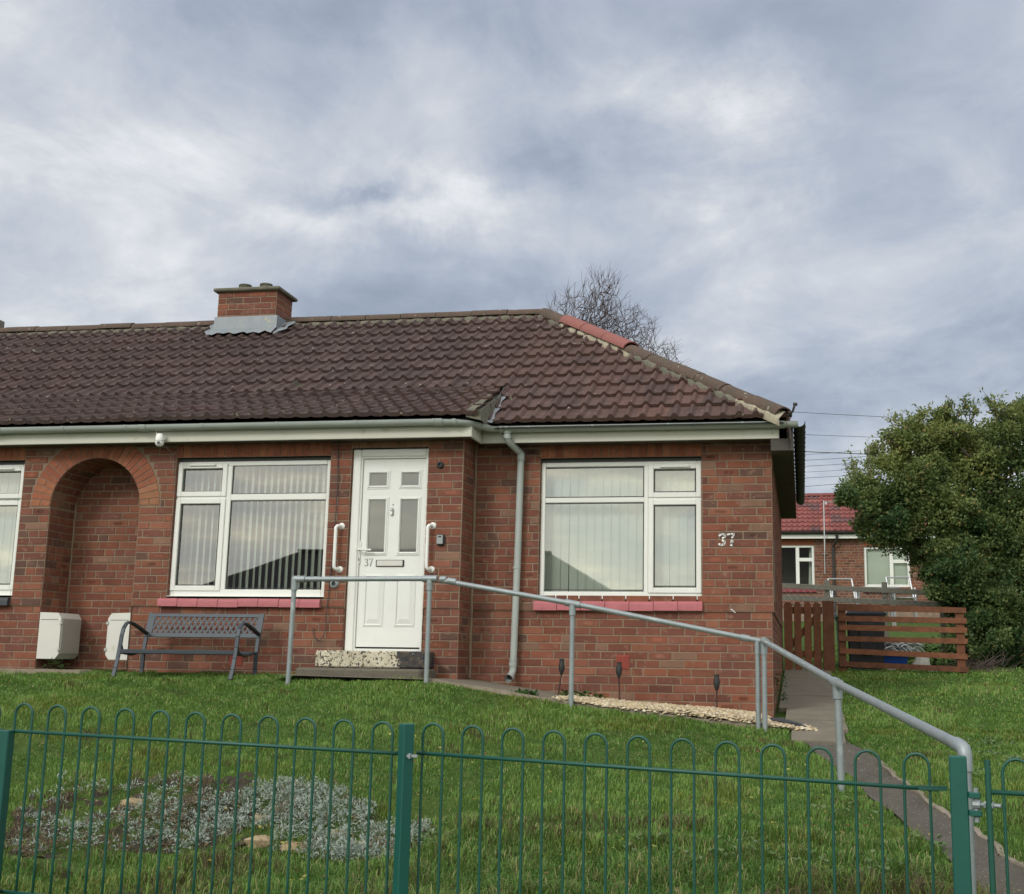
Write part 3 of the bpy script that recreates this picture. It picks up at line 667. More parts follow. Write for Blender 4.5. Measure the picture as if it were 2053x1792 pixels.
# ------------------------------------------------------------------ door
def door():
    x0, x1, z0, z1 = DR[0]+.005, DR[1]-.003, DR[2]+.005, DR[3]-.006
    f = MB(); y = .03; b = .07
    f.box(x0, x0+.085, y, y+.07, z0, z1, .008); f.box(x1-.028, x1, y, y+.07, z0, z1, .006); f.box(x0+.085, x1-.028, y, y+.07, z1-.075, z1, .008)
    f.box(x0+.085, x0+.10, y+.012, y+.07, z0, z1-.075, .004); f.box(x0+.10, x1-.028, y+.012, y+.07, z1-.092, z1-.075, .004)
    fo = f.build('door_frame', M['upvc'], house)
    sx0, sx1, sz0, sz1 = x0+.103, x1-.031, z0+.045, z1-.095; ys = .062
    G = [(-4.16, -3.99, 3.29, 3.41), (-3.83, -3.665, 3.29, 3.41), (-4.155, -3.99, 2.64, 3.145), (-3.83, -3.665, 2.64, 3.145)]
    d = MB()
    us = sorted({sx0, sx1, *[g[i] for g in G for i in (0, 1)]}); zz = sorted({sz0, sz1, *[g[i] for g in G for i in (2, 3)]})
    for a, c in zip(us[:-1], us[1:]):
        for e, h in zip(zz[:-1], zz[1:]):
            if any(g[0]-1e-4 < (a+c)/2 < g[1]+1e-4 and g[2]-1e-4 < (e+h)/2 < g[3]+1e-4 for g in G): continue
            d.quad((a, ys, e), (c, ys, e), (c, ys, h), (a, ys, h))
    for a, c, e, h in ((sx0, sx0, sz0, sz1), (sx1, sx1, sz0, sz1)): d.quad((a, ys, e), (a, ys+.04, e), (a, ys+.04, h), (a, ys, h))
    d.quad((sx0, ys, sz1), (sx1, ys, sz1), (sx1, ys+.04, sz1), (sx0, ys+.04, sz1))
    def mould(a, c, e, h, o=.035, t=.013):
        for k, (w, tt) in enumerate(((o, .006), (o*.62, t))):
            q = w*.35
            A, C, E_, H = a-w, c+w, e-w, h+w
            d.box(A, A+q+.008, ys-tt, ys+.001, E_, H, .004); d.box(C-q-.008, C, ys-tt, ys+.001, E_, H, .004)
            d.box(A+q+.008, C-q-.008, ys-tt, ys+.001, H-q-.008, H, .004); d.box(A+q+.008, C-q-.008, ys-tt, ys+.001, E_, E_+q+.008, .004)
    for g in G: mould(*g)
    for a, c in ((-4.15, -3.99), (-3.835, -3.675)):
        mould(a, c, 1.945, 2.40, .022, .010)
        p = [(a+.008, 1.955), (c-.008, 1.955), (c-.008, 2.39), (a+.008, 2.39)]; q = [(a+.035, 1.995), (c-.035, 1.995), (c-.035, 2.35), (a+.035, 2.35)]
        d.add([(x, ys-.0012, z) for x, z in p]+[(x, ys-.011, z) for x, z in q], [(4, 5, 6, 7), (0, 1, 5, 4), (1, 2, 6, 5), (2, 3, 7, 6), (3, 0, 4, 7)])
    do = d.build('door', M['door'], house)
    for g in G:
        p = MB(); p.quad((g[0], ys+.006, g[2]), (g[1], ys+.006, g[2]), (g[1], ys+.006, g[3]), (g[0], ys+.006, g[3])); p.build('door_pane', M['obscure'], do)
    gp = MB(); gp.box(sx0-.004, sx1+.004, ys+.02, ys+.03, sz0-.012, sz1+.004); gp.build('door_gap', M['gasket'], do)
    t = MB(); t.box(x0+.085, x1-.028, .045, .10, z0, z0+.028, .004); t.build('threshold', M['upvc'], fo)
    l = MB(); l.box(-4.062, -3.778, ys-.012, ys+.001, 2.497, 2.562, .004); l.build('letterbox_rim', M['black_plastic'], do)
    l = MB(); l.box(-4.050, -3.790, ys-.018, ys-.0125, 2.503, 2.556, .002); l.build('letterbox', M['meter'], do)
    h = MB(); h.box(-4.248, -4.222, ys-.012, ys, 2.52, 2.745, .01); h.tube([(-4.235, ys-.008, 2.66), (-4.235, ys-.055, 2.66), (-4.215, ys-.062, 2.66), (-4.10, ys-.06, 2.655)], .0095, 10)
    h.tube([(-4.235, ys-.018, 2.57), (-4.235, ys-.012, 2.57)], .010, 10); h.build('door_handle', M['upvc'], do, smooth=40)
    h = MB(); h.tube([(-4.235, ys-.0195, 2.575), (-4.235, ys-.018, 2.575)], .006, 8); h.box(-4.238, -4.232, ys-.0195, ys-.018, 2.555, 2.575); h.build('keyhole', M['gasket'], do)
    k = MB(); k.box(-3.937, -3.905, ys-.022, ys, 2.995, 3.07, .012); k.build('doorbell', M['grey_panel'], do)
    k = MB(); k.box(-3.935, -3.912, ys-.026, ys-.0222, 3.0, 3.032, .002); k.lathe([(0, .004), (.007, .004), (.008, 0)], Matrix.Translation((-3.920, ys-.0222, 3.052)) @ Matrix.Rotation(R(90), 4, 'X'), 12); k.build('doorbell_button', M['white_plastic'], do)
    k = MB(); k.lathe([(0, .006), (.005, .006), (.006, 0)], Matrix.Translation((-3.915, ys-.0005, 3.10)) @ Matrix.Rotation(R(90), 4, 'X'), 12); k.build('door_viewer', M['gasket'], do)
    # numerals 37, fine serif strokes
    nm = MB(); xx, zz_ = -4.182, 2.503; s = .072; y_ = ys-.003
    def stroke(pts, r): nm.tube([(xx+p[0]*s, y_, zz_+p[1]*s) for p in pts], [q*s for q in r] if isinstance(r, list) else r*s, 6)
    stroke([(.06, .80), (.10, .93), (.24, 1.0), (.40, .95), (.47, .80), (.40, .64), (.22, .55)], [.045, .03, .03, .04, .06, .045, .025])
    stroke([(.22, .55), (.42, .50), (.52, .34), (.48, .14), (.32, .01), (.14, .02), (.05, .14)], [.025, .045, .065, .06, .035, .03, .045])
    stroke([(.68, .82), (.68, .98), (1.18, .98), (.98, .5), (.88, .0)], [.03, .035, .035, .045, .06])
    nm.build('door_number', M['number_grey'], do)
door()
stp = MB(); stp.box(-4.49, -3.43, -.30, .03, 1.535, 1.690, .012); stp.build('door_step', M['flaky'], house)
stp = MB(); stp.box(-4.60, -3.40, -.50, -.0, 1.40, 1.530, .02); stp.build('lower_step', M['step'], house)
# painted 37 on the wall by the corner
pn = MB(); y_ = RY-.0075
def blob(pts, r):
    for (a, b), (c, d) in zip(pts[:-1], pts[1:]):
        A, B = Vector((a, y_, b)), Vector((c, y_, d)); t = (B-A).normalized(); n_ = Vector((-t.z, 0, t.x))*r
        pn.add([A+n_-t*r*.5, A-n_-t*r*.5, B-n_+t*r*.5, B+n_+t*r*.5]+[v+Vector((0, .004, 0)) for v in (A+n_-t*r*.5, A-n_-t*r*.5, B-n_+t*r*.5, B+n_+t*r*.5)], [(0, 1, 2, 3), (4, 7, 6, 5), (0, 4, 5, 1), (1, 5, 6, 2), (2, 6, 7, 3), (3, 7, 4, 0)])
blob([(-.765, 2.822), (-.74, 2.838), (-.715, 2.832), (-.710, 2.81), (-.735, 2.798)], .0085); blob([(-.735, 2.778), (-.712, 2.762), (-.722, 2.738), (-.75, 2.732), (-.768, 2.742)], .0095)
blob([(-.688, 2.832), (-.66, 2.838), (-.625, 2.838), (-.632, 2.815), (-.645, 2.802)], .008); blob([(-.645, 2.775), (-.65, 2.745), (-.652, 2.728)], .0105); blob([(-.648, 2.76), (-.632, 2.765)], .006)
pn.build('house_number', M['white_paint'], house)
fs_ = MB()
for (a, b, c, d) in ((-.665, 2.125, -.625, 2.105), (-.652, 2.112, -.618, 2.095)): fs_.add([(a, RY-.0085, b), (c, RY-.0085, d-.006), (c+.004, RY-.0085, d), (a+.01, RY-.0085, b+.004)], [(0, 1, 2, 3)])
fs_.build('paint_smear', M['white_paint'], house)
# side wall board
sb_ = MB(); sb_.box(RX+.001, RX+.012, .46, .60, 2.20, 2.78); sb_.build('notice_board', M['greywood'], house)
# ------------------------------------------------------------------ roof
RYR, EY, EZ, SLP = 2.98, .04, 3.885, .655          # ridge y, eave y, eave z, slope
RZ = EZ+SLP*(RYR-EY)
HX0 = -.13; HX1 = HX0-(RYR-EY)
def tiles(mb, O, U, V, u0, u1, rows, gauge, umin=None, umax=None, cfun=None, P=.305, lift=.040, roll=.038, m=26, wav=0.):
    O, U, V = Vector(O), Vector(U).normalized(), Vector(V).normalized(); Nn = U.cross(V).normalized()
    if Nn.z < 0: Nn = -Nn
    def h(f):
        f = f % 1.
        for c, w, hh in ((.21, .19, roll), (.71, .16, roll*.86)):
            d = abs(f-c)
            if d < w/2*1.35: return hh*math.cos(d/(w*1.35)*math.pi)**1.1
        return -.004 if .80 < f < .815 else 0.
    n = int((u1-u0)/P*m)+1; us = [u0+(u1-u0)*i/n for i in range(n+1)]
    for r in range(rows):
        v0, v1 = r*gauge, (r+1)*gauge+.012
        lo_ = umin(v0) if umin else -1e9; hi_ = umax(v0) if umax else 1e9; hi1 = umax(v1) if umax else 1e9; lo1 = umin(v1) if umin else -1e9
        prev = None
        tj = {}
        for i, u in enumerate(us):
            k = int(math.floor(u/P));
            if k not in tj: tj[k] = (random.uniform(-.004, .004), random.uniform(-.007, .007))
            ua, ub = min(max(u, lo_), hi_), min(max(u, lo1), hi1)
            hh = h(u/P); jl, jv = tj[k]; sag = wav*math.sin(u*.9+r)
            a = O+U*ua+V*(v0+jv)+Nn*(lift+jl+hh+sag); b = O+U*ub+V*v1+Nn*(.004+hh+sag); c = O+U*ua+V*(v0+jv+.004)+Nn*(lift-.040+hh*.30+sag)
            cur = (a, b, c, ua, ub)
            if prev and (ua > prev[3]+1e-6 or ub > prev[4]+1e-6):
                cc = cfun(k, r, u)
                base = len(mb.v); mb.v += [tuple(prev[0]), tuple(a), tuple(b), tuple(prev[1]), tuple(prev[2]), tuple(c)]
                mb.f += [(base, base+1, base+2, base+3), (base+4, base+5, base+1, base)]; mb.c += [cc, cc]; mb.mi += [0, 0]
            prev = cur
rcol = {}
def brown(k, r, u):
    if (k, r) not in rcol:
        red = np.clip((u+4.5)/3.5, 0, 1)
        a = np.array([.090, .060, .055]); b = np.array([.128, .070, .058]); t = red*random.uniform(.3, 1.1)+random.uniform(-.1, .15)
        c = (a+(b-a)*t)*random.uniform(.88, 1.13); rcol[(k, r)] = (*c, 1)
    return rcol[(k, r)]
Lm = math.hypot(RYR-EY, RZ-EZ); rows = 11; gm = Lm/rows; cosr = (RYR-EY)/Lm
Vm = (0, cosr, (RZ-EZ)/Lm)
rf = MB()
BRK_ROW = 3
tiles(rf, (0, EY, EZ), (1, 0, 0), Vm, FL, HX0+.02, rows, gm, umin=lambda v: FL if v > BRK_ROW*gm-.01 else -3.06, umax=lambda v: HX0+.02-v*cosr, cfun=brown)
# lower, flatter eaves courses over the projecting front
bv = BRK_ROW*gm; BY, BZ = EY+bv*cosr, EZ+bv*(RZ-EZ)/Lm
LY, LZ = -.30, 3.905; Ll = math.hypot(BY-LY, BZ-LZ); lr = 4
rcol.clear()
tiles(rf, (0, LY, LZ), (1, 0, 0), (0, (BY-LY)/Ll, (BZ-LZ)/Ll), FL, -2.99, lr, Ll/lr, cfun=brown, lift=.042, wav=.006)
# side hip slope and rear slope
rcol.clear()
tiles(rf, (HX0+.02, 0, EZ), (0, 1, 0), (-cosr, 0, (RZ-EZ)/Lm), EY, 2*RYR-EY, rows, gm, umin=lambda v: EY+v*cosr, umax=lambda v: 2*RYR-EY-v*cosr, cfun=lambda k, r, u: brown(k, r, -1), m=14)
rcol.clear()
tiles(rf, (0, 2*RYR-EY, EZ), (-1, 0, 0), (0, -cosr, (RZ-EZ)/Lm), -HX0, -FL, rows, gm, umin=lambda v: -HX0+v*cosr, cfun=brown, m=8)
roof = rf.build('roof', M['tile'], house, smooth=50)
# dark deck under the tiles so no light leaks through
dk = MB(); e = .05
dk.quad((FL, BY, BZ-e), (-2.9, BY, BZ-e), (HX1, RYR, RZ-e), (FL, RYR, RZ-e)); dk.quad((-3.06, EY, EZ-e), (HX0, EY, EZ-e), (HX1, RYR, RZ-e), (-3.06, RYR, RZ-e))
dk.quad((FL, LY+.04, LZ-.03), (-3.06, LY+.04, LZ-.03), (-3.06, BY, BZ-e), (FL, BY, BZ-e)); dk.add([(HX0, EY, EZ-e), (HX0, 2*RYR-EY, EZ-e), (HX1, RYR, RZ-e)], [(0, 1, 2)])
dk.quad((FL, 2*RYR-EY, EZ-e), (HX0, 2*RYR-EY, EZ-e), (HX1, RYR, RZ-e), (FL, RYR, RZ-e)); dk.build('roof_felt', M['black_plastic'], roof)
def cap_tiles(name, a, b, r, seg, mat, parent, gap=.008, jit=.006, lift=.0):
    a, b = Vector(a), Vector(b); L = (b-a).length; t = (b-a)/L; n = max(1, round(L/seg)); s = L/n; up = Vector((0, 0, 1)); up = (up-t*up.dot(t)).normalized(); w = t.cross(up)
    mb = MB(); N_ = 12
    for i in range(n):
        p0, p1 = a+t*(i*s), a+t*((i+1)*s-gap); o = up*random.uniform(-jit, jit)+w*random.uniform(-jit, jit)+up*lift; rr = r*random.uniform(.97, 1.03)
        prof = []
        for q, pp in ((1.0, p0), (1.0, p1)):
            for k in range(N_+1):
                an = math.pi*(k/N_)*1.0; prof.append(pp+o+(w*math.cos(an)*1.05+up*math.sin(an)*.82)*rr*q)
            for k in range(N_, -1, -1):
                an = math.pi*(k/N_); prof.append(pp+o+(w*math.cos(an)*1.05+up*math.sin(an)*.82)*(rr-.016)*q)
        m_ = 2*(N_+1); fs = [(k, (k+1) % m_, m_+(k+1) % m_, m_+k) for k in range(m_)]+[tuple(range(m_))[::-1], tuple(range(m_, 2*m_))]
        mb.add(prof, fs)
    return mb.build(name, mat, parent, smooth=40)
cap_tiles('ridge_tiles', (FL, RYR, RZ+.0), (HX1+.02, RYR, RZ+.0), .105, .45, M['ridge'], roof)
def hp(x, dz=0.): t = (HX0-x); return (x, EY+t, EZ+t*(RZ-EZ)/(RYR-EY)+dz)
cap_tiles('hip_tiles', hp(HX1+.02, .012), hp(-2.68, .012), .105, .40, M['ridge'], roof)
cap_tiles('hip_tiles', hp(-1.80, .006), hp(HX0+.0, .015), .105, .42, M['ridge'], roof)
nh = cap_tiles('hip_tiles', hp(-2.70, .035), hp(-1.80, .035), .112, .42, M['ridge_new'], roof, jit=.002); nh['label'] = 'newer smooth red hip tiles'
def bedding(name, a, b, side, mat, wid, drop, lift=.02, n=40):
    a, b = Vector(a), Vector(b); mb = MB(); pr = []
    for i in range(n+1):
        p = a.lerp(b, i/n); w0 = random.random() if i % 2 == 0 or i == 0 else w0*.7+random.random()*.3; o = Vector(side)*(wid*(.78+.22*w0+.10*math.sin(i*1.9+wid*40))); pr.append((p+Vector((0, 0, lift)), p+o+Vector((0, 0, -drop*(1)+lift*.3)), p+o*.95+Vector((0, 0, -drop-.05))))
    for q, s in zip(pr[:-1], pr[1:]): mb.add([q[0], s[0], s[1], q[1], s[2], q[2]], [(3, 2, 1, 0), (5, 4, 2, 3)])
    return mb.build(name, mat, roof, smooth=True)
nd = Vector((-.35, -1, 0)).normalized()
bedding('mortar_bedding', hp(-2.72), hp(-1.74), nd, M['cream_mortar'], .155, .050, .060, 26)
bedding('mortar_bedding', hp(-1.76), hp(-.52), nd, M['old_mortar'], .18, .055, .058)
bedding('mortar_bedding', hp(-.54), hp(-.12), nd, M['cream_mortar'], .18, .05, .064, 10)
bedding('mortar_bedding', (FL, RYR, RZ+.0), (HX1+.02, RYR, RZ+.0), (0, -1, 0), M['old_mortar'], .16, .06, .045, 160)
bedding('mortar_bedding', hp(HX1+.03), hp(-2.70), nd, M['old_mortar'], .17, .055, .056, 14)
# stepped verge between the two eaves levels, bedded in mortar, with a lead dressing
vg = MB(); n = 16; xv = -2.985
top = []; bot = []
for i in range(n+1):
    t = i/n; y = LY+.02+(BY+.12-LY)*t; zt = LZ+(BZ-LZ)*t+.045+random.uniform(-.006, .006); zb = max(EZ+SLP*(y-EY), LZ-.03)-.02
    top.append((y, zt)); bot.append((y, min(zb, zt-.01)))
for i in range(n):
    wx = .012*random.random()
    vg.add([(xv+wx, top[i][0], top[i][1]), (xv+wx, top[i+1][0], top[i+1][1]), (xv+.02, bot[i+1][0], bot[i+1][1]), (xv+.02, bot[i][0], bot[i][1]), (xv-.13, top[i][0], top[i][1]+.012), (xv-.13, top[i+1][0], top[i+1][1]+.012), (xv-.13, top[i][0], top[i][1]-.06), (xv-.13, bot[i][0], bot[i][1])], [(0, 3, 2, 1), (4, 0, 1, 5)]+([(4, 6, 3, 0)] if i == 0 else []))
vg.build('verge_mortar', M['old_mortar'], roof)
ld = MB(); n = 14
for i in range(n):
    t0, t1 = i/n, (i+1)/n; f = lambda t: (EY-.07+t*.72)
    w = lambda t: .026+.008*math.sin(t*17)
    P = lambda t, s: (xv+.018+s*w(t)*1.6-.02*t, f(t), EZ+SLP*(f(t)-EY)+.05-.012*s)
    ld.add([P(t0, 0), P(t0, 1), P(t1, 1), P(t1, 0), (xv+.005, f(t0), P(t0, 0)[2]+.05), (xv+.005, f(t1), P(t1, 0)[2]+.05)], [(0, 1, 2, 3), (4, 0, 3, 5)])
ld.build('lead_flashing', M['lead'], roof, smooth=True)
# fascia, soffit
fa = MB()
fa.box(FL, -3.07, -.215, -.19, 3.712, 3.86, .003); fa.box(-3.095, -3.07, -.188, .195, 3.712, 3.86, .002); fa.box(-3.068, HX0-.05, .175, .20, 3.715, 3.86, .003)
fa.build('fascia', M['fascia'], house)
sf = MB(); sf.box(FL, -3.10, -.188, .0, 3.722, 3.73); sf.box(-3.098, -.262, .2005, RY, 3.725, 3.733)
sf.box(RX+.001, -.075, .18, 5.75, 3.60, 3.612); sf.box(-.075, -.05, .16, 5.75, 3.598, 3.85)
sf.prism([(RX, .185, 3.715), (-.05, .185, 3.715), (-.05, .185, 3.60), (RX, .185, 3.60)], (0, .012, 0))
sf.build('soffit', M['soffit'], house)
# gutters
def gutter(mb, path, r=.054, n=10, brackets=(), mi=0):
    P = [Vector(p) for p in path]; rows_ = []
    for i, p in enumerate(P):
        t = (P[min(i+1, len(P)-1)]-P[max(i-1, 0)]).normalized(); w = Vector((t.y, -t.x, 0)).normalized()
        rows_.append([p+w*math.cos(a)*r-Vector((0, 0, 1))*math.sin(a)*r for a in [math.pi*k/n for k in range(n+1)]]+[p+w*math.cos(a)*(r-.006)-Vector((0, 0, 1))*math.sin(a)*(r-.006) for a in [math.pi*k/n for k in range(n, -1, -1)]])
    m_ = 2*(n+1); vs = [v for q in rows_ for v in q]
    fs = [(i*m_+k, i*m_+(k+1) % m_, (i+1)*m_+(k+1) % m_, (i+1)*m_+k) for i in range(len(P)-1) for k in range(m_)]+[tuple(range(m_))[::-1], tuple((len(P)-1)*m_+k for k in range(m_))]
    mb.add(vs, fs, mi=mi)
def collar(mb, p, t, r, ln=.03, half=True, n=12, mi=0):
    p, t = Vector(p), Vector(t).normalized(); w = Vector((t.y, -t.x, 0)).normalized(); up = w.cross(t); 
    if up.z < 0: up = -up
    A = [math.pi*k/n for k in range(n+1)] if half else [2*math.pi*k/(2*n) for k in range(2*n)]
    a = [p-t*ln/2+w*math.cos(q)*r-up*math.sin(q)*r for q in A]; b = [v+t*ln for v in a]
    c = [p-t*ln/2+w*math.cos(q)*(r-.012)-up*math.sin(q)*(r-.012) for q in A]; d = [v+t*ln for v in c]; m_ = len(A); vs = a+b+c+d; fs = []
    for k in range(m_ if not half else m_-1):
        k2 = (k+1) % m_; fs += [(k, k2, m_+k2, m_+k), (2*m_+k, k, m_+0*0+0 if False else k, 2*m_+k)][:1]; fs += [(2*m_+k, 2*m_+k2, k2, k), (m_+k, m_+k2, 3*m_+k2, 3*m_+k)]
    if half: fs += [(0, m_, 3*m_, 2*m_), (m_-1, 2*m_-1, 4*m_-1, 3*m_-1)]
    mb.add(vs, fs, mi=mi)
gt = MB(); zl, zr = 3.872, 3.862
gutter(gt, [(FL, -.275, zl+.0), (-3.35, -.275, zl-.002)])
pts = [(-3.35, -.275, zl-.006), (-3.20, -.27, zl-.010), (-3.12, -.235, zl-.012), (-3.06, -.16, zl-.014), (-3.00, -.02, zl-.014), (-2.97, .06, zl-.014), (-2.90, .115, zr), (-2.82, .12, zr)]
gutter(gt, pts, .050)
gutter(gt, [(-2.86, .12, zr), (HX0+.13, .12, zr-.002)])
for x in (-13.2, -12.3, -11.4, -10.5, -9.6, -8.72, -7.98, -7.28, -6.6, -5.78, -5.0, -4.2, -3.42): collar(gt, (x, -.275, zl), (1, 0, 0), .060, .022)
for x in (-8.05, -6.42, -3.37): collar(gt, (x, -.275, zl-.001), (1, 0, 0), .062, .07)
collar(gt, (-3.22, -.272, zl-.005), (1, 0, 0), .060, .04); collar(gt, (-3.03, -.09, zl-.01), (.4, 1, 0), .060, .03)
for x in (-2.86, -2.80): collar(gt, (x, .12, zr), (1, 0, 0), .062, .035)
for x in (-2.58, -1.95, -1.22, -.52): collar(gt, (x, .12, zr), (1, 0, 0), .060, .022)
collar(gt, (-.16, .12, zr), (1, 0, 0), .062, .07)
gt.build('gutter', M['gutter'], house, smooth=50)
g3 = MB(); gutter(g3, [(.01, .10, 3.862), (.01, 5.85, 3.855)], .056)
for k in range(20): collar(g3, (.01, .35+k*.28, 3.861), (0, 1, 0), .061, .018)
gb = g3.build('side_gutter', M['black_plastic'], house, smooth=50); gb['label'] = 'black plastic gutter along the side eaves'
# downpipe
dp = MB(); r = .034; xo, yo = -2.80, .12
pp = [(xo, yo, 3.83), (xo, yo, 3.755), (xo+.005, yo+.015, 3.725), (-2.73, .325, 3.655), (-2.712, .345, 3.635), (-2.712, .35, 3.60), (-2.725, .355, 2.56), (-2.745, .365, 1.56), (-2.748, .365, 1.52), (-2.755, .32, 1.475), (-2.76, .27, 1.455)]
dp.tube(pp, r, 16, cap=False)
for z, q in ((3.82, 1.3), (3.765, 1.18)): dp.tube([(xo, yo, z-.02), (xo, yo, z+.02)], r*q, 16)
for (a, b) in (((-2.712, .35, 3.56), (-2.712, .35, 3.64)), ((-2.712, .35, 3.565), (-2.712, .35, 3.575)), ((-2.730, .357, 2.50), (-2.730, .357, 2.52)), ((-2.748, .365, 1.57), (-2.747, .365, 1.60)), ((-2.745, .365, 1.62), (-2.745, .365, 1.635))): dp.tube([a, b], r*1.17, 16)
dp.tube([(-2.755, .315, 1.47), (-2.762, .26, 1.45)], r*1.15, 16, cap=False); dp.tube([(-2.74, .36, 3.58), (-2.74, .43, 3.58)], .01, 6)
dpo = dp.build('downpipe', M['gutter'], house, smooth=40)
ii = MB(); ii.tube([(-2.757, .312, 1.469), (-2.7575, .309, 1.468)], r*.98, 16); ii.build('pipe_mouth', M['gasket'], dpo)
# ------------------------------------------------------------------ chimney
def chimney():
    x0, x1, y0, y1, z0, z1 = -7.20, -6.42, 2.62, 3.10, 5.2, 6.155; c = MB()
    sheet(c, (0, y0), X_, x0, x1, z0, z1); sheet(c, (x1, 0), (0, 1, 0), y0, y1, z0, z1); sheet(c, (x0, 0), (0, 1, 0), y0, y1, z0, z1, flip=True); sheet(c, (0, y1), X_, x0, x1, z0, z1, flip=True)
    kw = dict(zref=5.85)
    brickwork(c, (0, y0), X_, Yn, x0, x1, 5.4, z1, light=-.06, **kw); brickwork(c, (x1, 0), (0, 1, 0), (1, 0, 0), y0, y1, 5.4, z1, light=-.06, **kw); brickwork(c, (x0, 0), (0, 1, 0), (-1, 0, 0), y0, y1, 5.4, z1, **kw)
    co = c.build('chimney', [M['mortar'], M['brick']], roof)
    k = MB(); k.box(x0-.055, x1+.055, y0-.055, y1+.055, z1+.0, z1+.045, .012); k.build('chimney_cap', M['old_mortar'], house)
    for px_ in (-6.965, -6.68):
        p = MB(); p.lathe([(.076, 0), (.076, .075), (.082, .078), (.082, .088), (.070, .090), (.070, .100), (.082, .103), (.080, .116), (.03, .130), (0, .131)], Matrix.Translation((px_, 2.86, z1+.045)), 20); p.build('chimney_vent', M['old_mortar'], house, smooth=40)
    f = MB(); n = 16
    fx0, fx1 = x0-.03, x1+.03; yf = y0-.014; zr_ = lambda y: EZ+SLP*(y-EY)
    ztop = 5.83
    for i in range(n):
        a, b = fx0+(fx1-fx0)*i/n, fx0+(fx1-fx0)*(i+1)/n; wv = lambda t: .012*math.sin(t*23)+.008*math.sin(t*51)
        f.add([(a, yf, ztop), (b, yf, ztop), (b, yf-.008, 5.675), (a, yf-.008, 5.675), (b, yf-.075, 5.625+wv(b)*.6), (a, yf-.075, 5.625+wv(a)*.6), (b, yf-.13-.03*math.sin(b*40), 5.58+wv(b)*.5-.02*math.sin(b*40)), (a, yf-.13-.03*math.sin(a*40), 5.58+wv(a)*.5-.02*math.sin(a*40))], [(3, 2, 1, 0), (5, 4, 2, 3), (7, 6, 4, 5)])
    f.add([(fx1, yf, ztop), (fx1, y1, ztop), (fx1, y1, 5.7), (fx1, yf, 5.6)], [(0, 3, 2, 1)]); f.add([(fx0, yf, ztop), (fx0, y1, ztop), (fx0, y1, 5.7), (fx0, yf, 5.6)], [(0, 1, 2, 3)])
    # ragged soakers either side
    for s, xx in ((-1, x0-.02), (1, x1+.02)):
        pts = [(0, 2.92), (.13, 2.88), (.17, 2.80), (.11, 2.72), (.14, 2.62), (.07, 2.52), (.03, 2.47), (0, 2.52)]
        f.add([(xx+s*a, y, zr_(y)+.072+.006*((i*7) % 3)) for i, (a, y) in enumerate(pts)], [tuple(range(8)) if s > 0 else tuple(range(8))[::-1]])
    f.build('chimney_flashing', M['lead'], house)
chimney()
vs_ = MB(); vs_.box(-10.60, -10.48, 2.95, 3.07, RZ+.05, RZ+.20, .01); vs_.build('vent_stub', M['greywood'], house)
# hip iron at the corner
hi = MB(); hi.tube([(-.10, .02, 3.90), (-.05, -.02, 3.93), (-.035, -.03, 3.975), (-.03, -.02, 4.0)], .011, 8); hi.tube([(-.045, -.02, 4.0), (-.005, -.02, 4.0)], .016, 8); hi.build('hip_iron', M['black_plastic'], roof)
# ------------------------------------------------------------------ fittings on the wall (things of their own)
def meter_box(x_wall, s, lab):
    """box on a jamb of the alcove; s=+1 door faces +x"""
    o = empty('meter_box', (x_wall, .2, 1.56), lab, 'meter box', 'meter boxes in the arched recess')
    w, z0, z1 = .235, 1.575, 2.035; c1 = .035; y0, y1 = .0, .36
    prof = [(0, z0), (w-c1, z0), (w, z0+c1*1.3), (w, z1-c1*1.6), (w-c1, z1-.006), (0, z1)]
    b = MB(); b.prism([(x_wall+s*(.004+p), y0, q) for p, q in prof][::s], (0, y1-y0, 0)); b.build('case', M['meter'], o)
    sm = MB(); sm.box(min(x_wall+s*.02, x_wall+s*.21), max(x_wall+s*.02, x_wall+s*.21), y0-.0025, y0-.0005, z1-.075, z1-.071); sm.build('seam', M['gasket'], o)
    d = MB(); X = x_wall+s*(.004+w)
    a = X+s*.001; bb = X+s*.012; d.box(min(a, bb), max(a, bb), y0+.015, y1-.02, z0+c1*1.3+.004, z1-c1*1.6-.004, .004); d.build('door', M['meter_door_shaded'], o)
    for z in (z0+.10, z1-.10):
        h = MB(); q0, q1 = X-s*.01, X+s*.016; h.box(min(q0, q1), max(q0, q1), y0-.010, y0-.001, z-.02, z+.012, .003); h.build('hinge', M['steel'], o)
    return o
meter_box(AX0, 1, 'off-white meter box in the arched recess, left of the two, its door facing right, greyed for shade')
meter_box(AX1, -1, 'off-white meter box beside the bench end, on the right side of the arched recess')
def grab(x, dx, lab):
    o = empty('grab_rail', (x, 0, 2.46), lab, 'grab rail', 'white grab rails either side of the door')
    zt, zb = 2.885, 2.465; xc = x; a = MB(); xo_ = xc+dx
    a.tube([(xc, -.004, zt), (xc-.01, -.035, zt), (xo_+.012, -.062, zt-.002), (xo_, -.068, zt-.02), (xo_, -.068, zt-.05), (xo_, -.068, zb+.05), (xo_, -.068, zb+.02), (xo_+.012, -.062, zb+.002), (xc-.01, -.035, zb), (xc, -.004, zb)], .0165, 12); a.build('bar', M['white_plastic'], o, smooth=50)
    for z in (zt, zb):
        f = MB(); f.lathe([(0, .020), (.018, .020), (.030, .012), (.036, 0)], Matrix.Translation((xc, 0, z)) @ Matrix.Rotation(R(90), 4, 'X'), 20); f.build('end_flange', M['white_plastic'], o, smooth=40)
grab(-4.405, -.035, 'white tubular grab rail on the brick left of the door'); grab(-3.485, -.03, 'white tubular grab rail on the brick right of the door')
o = empty('key_safe', (-3.395, 0, 2.70), 'small grey and black key safe on the wall right of the door', 'key safe')
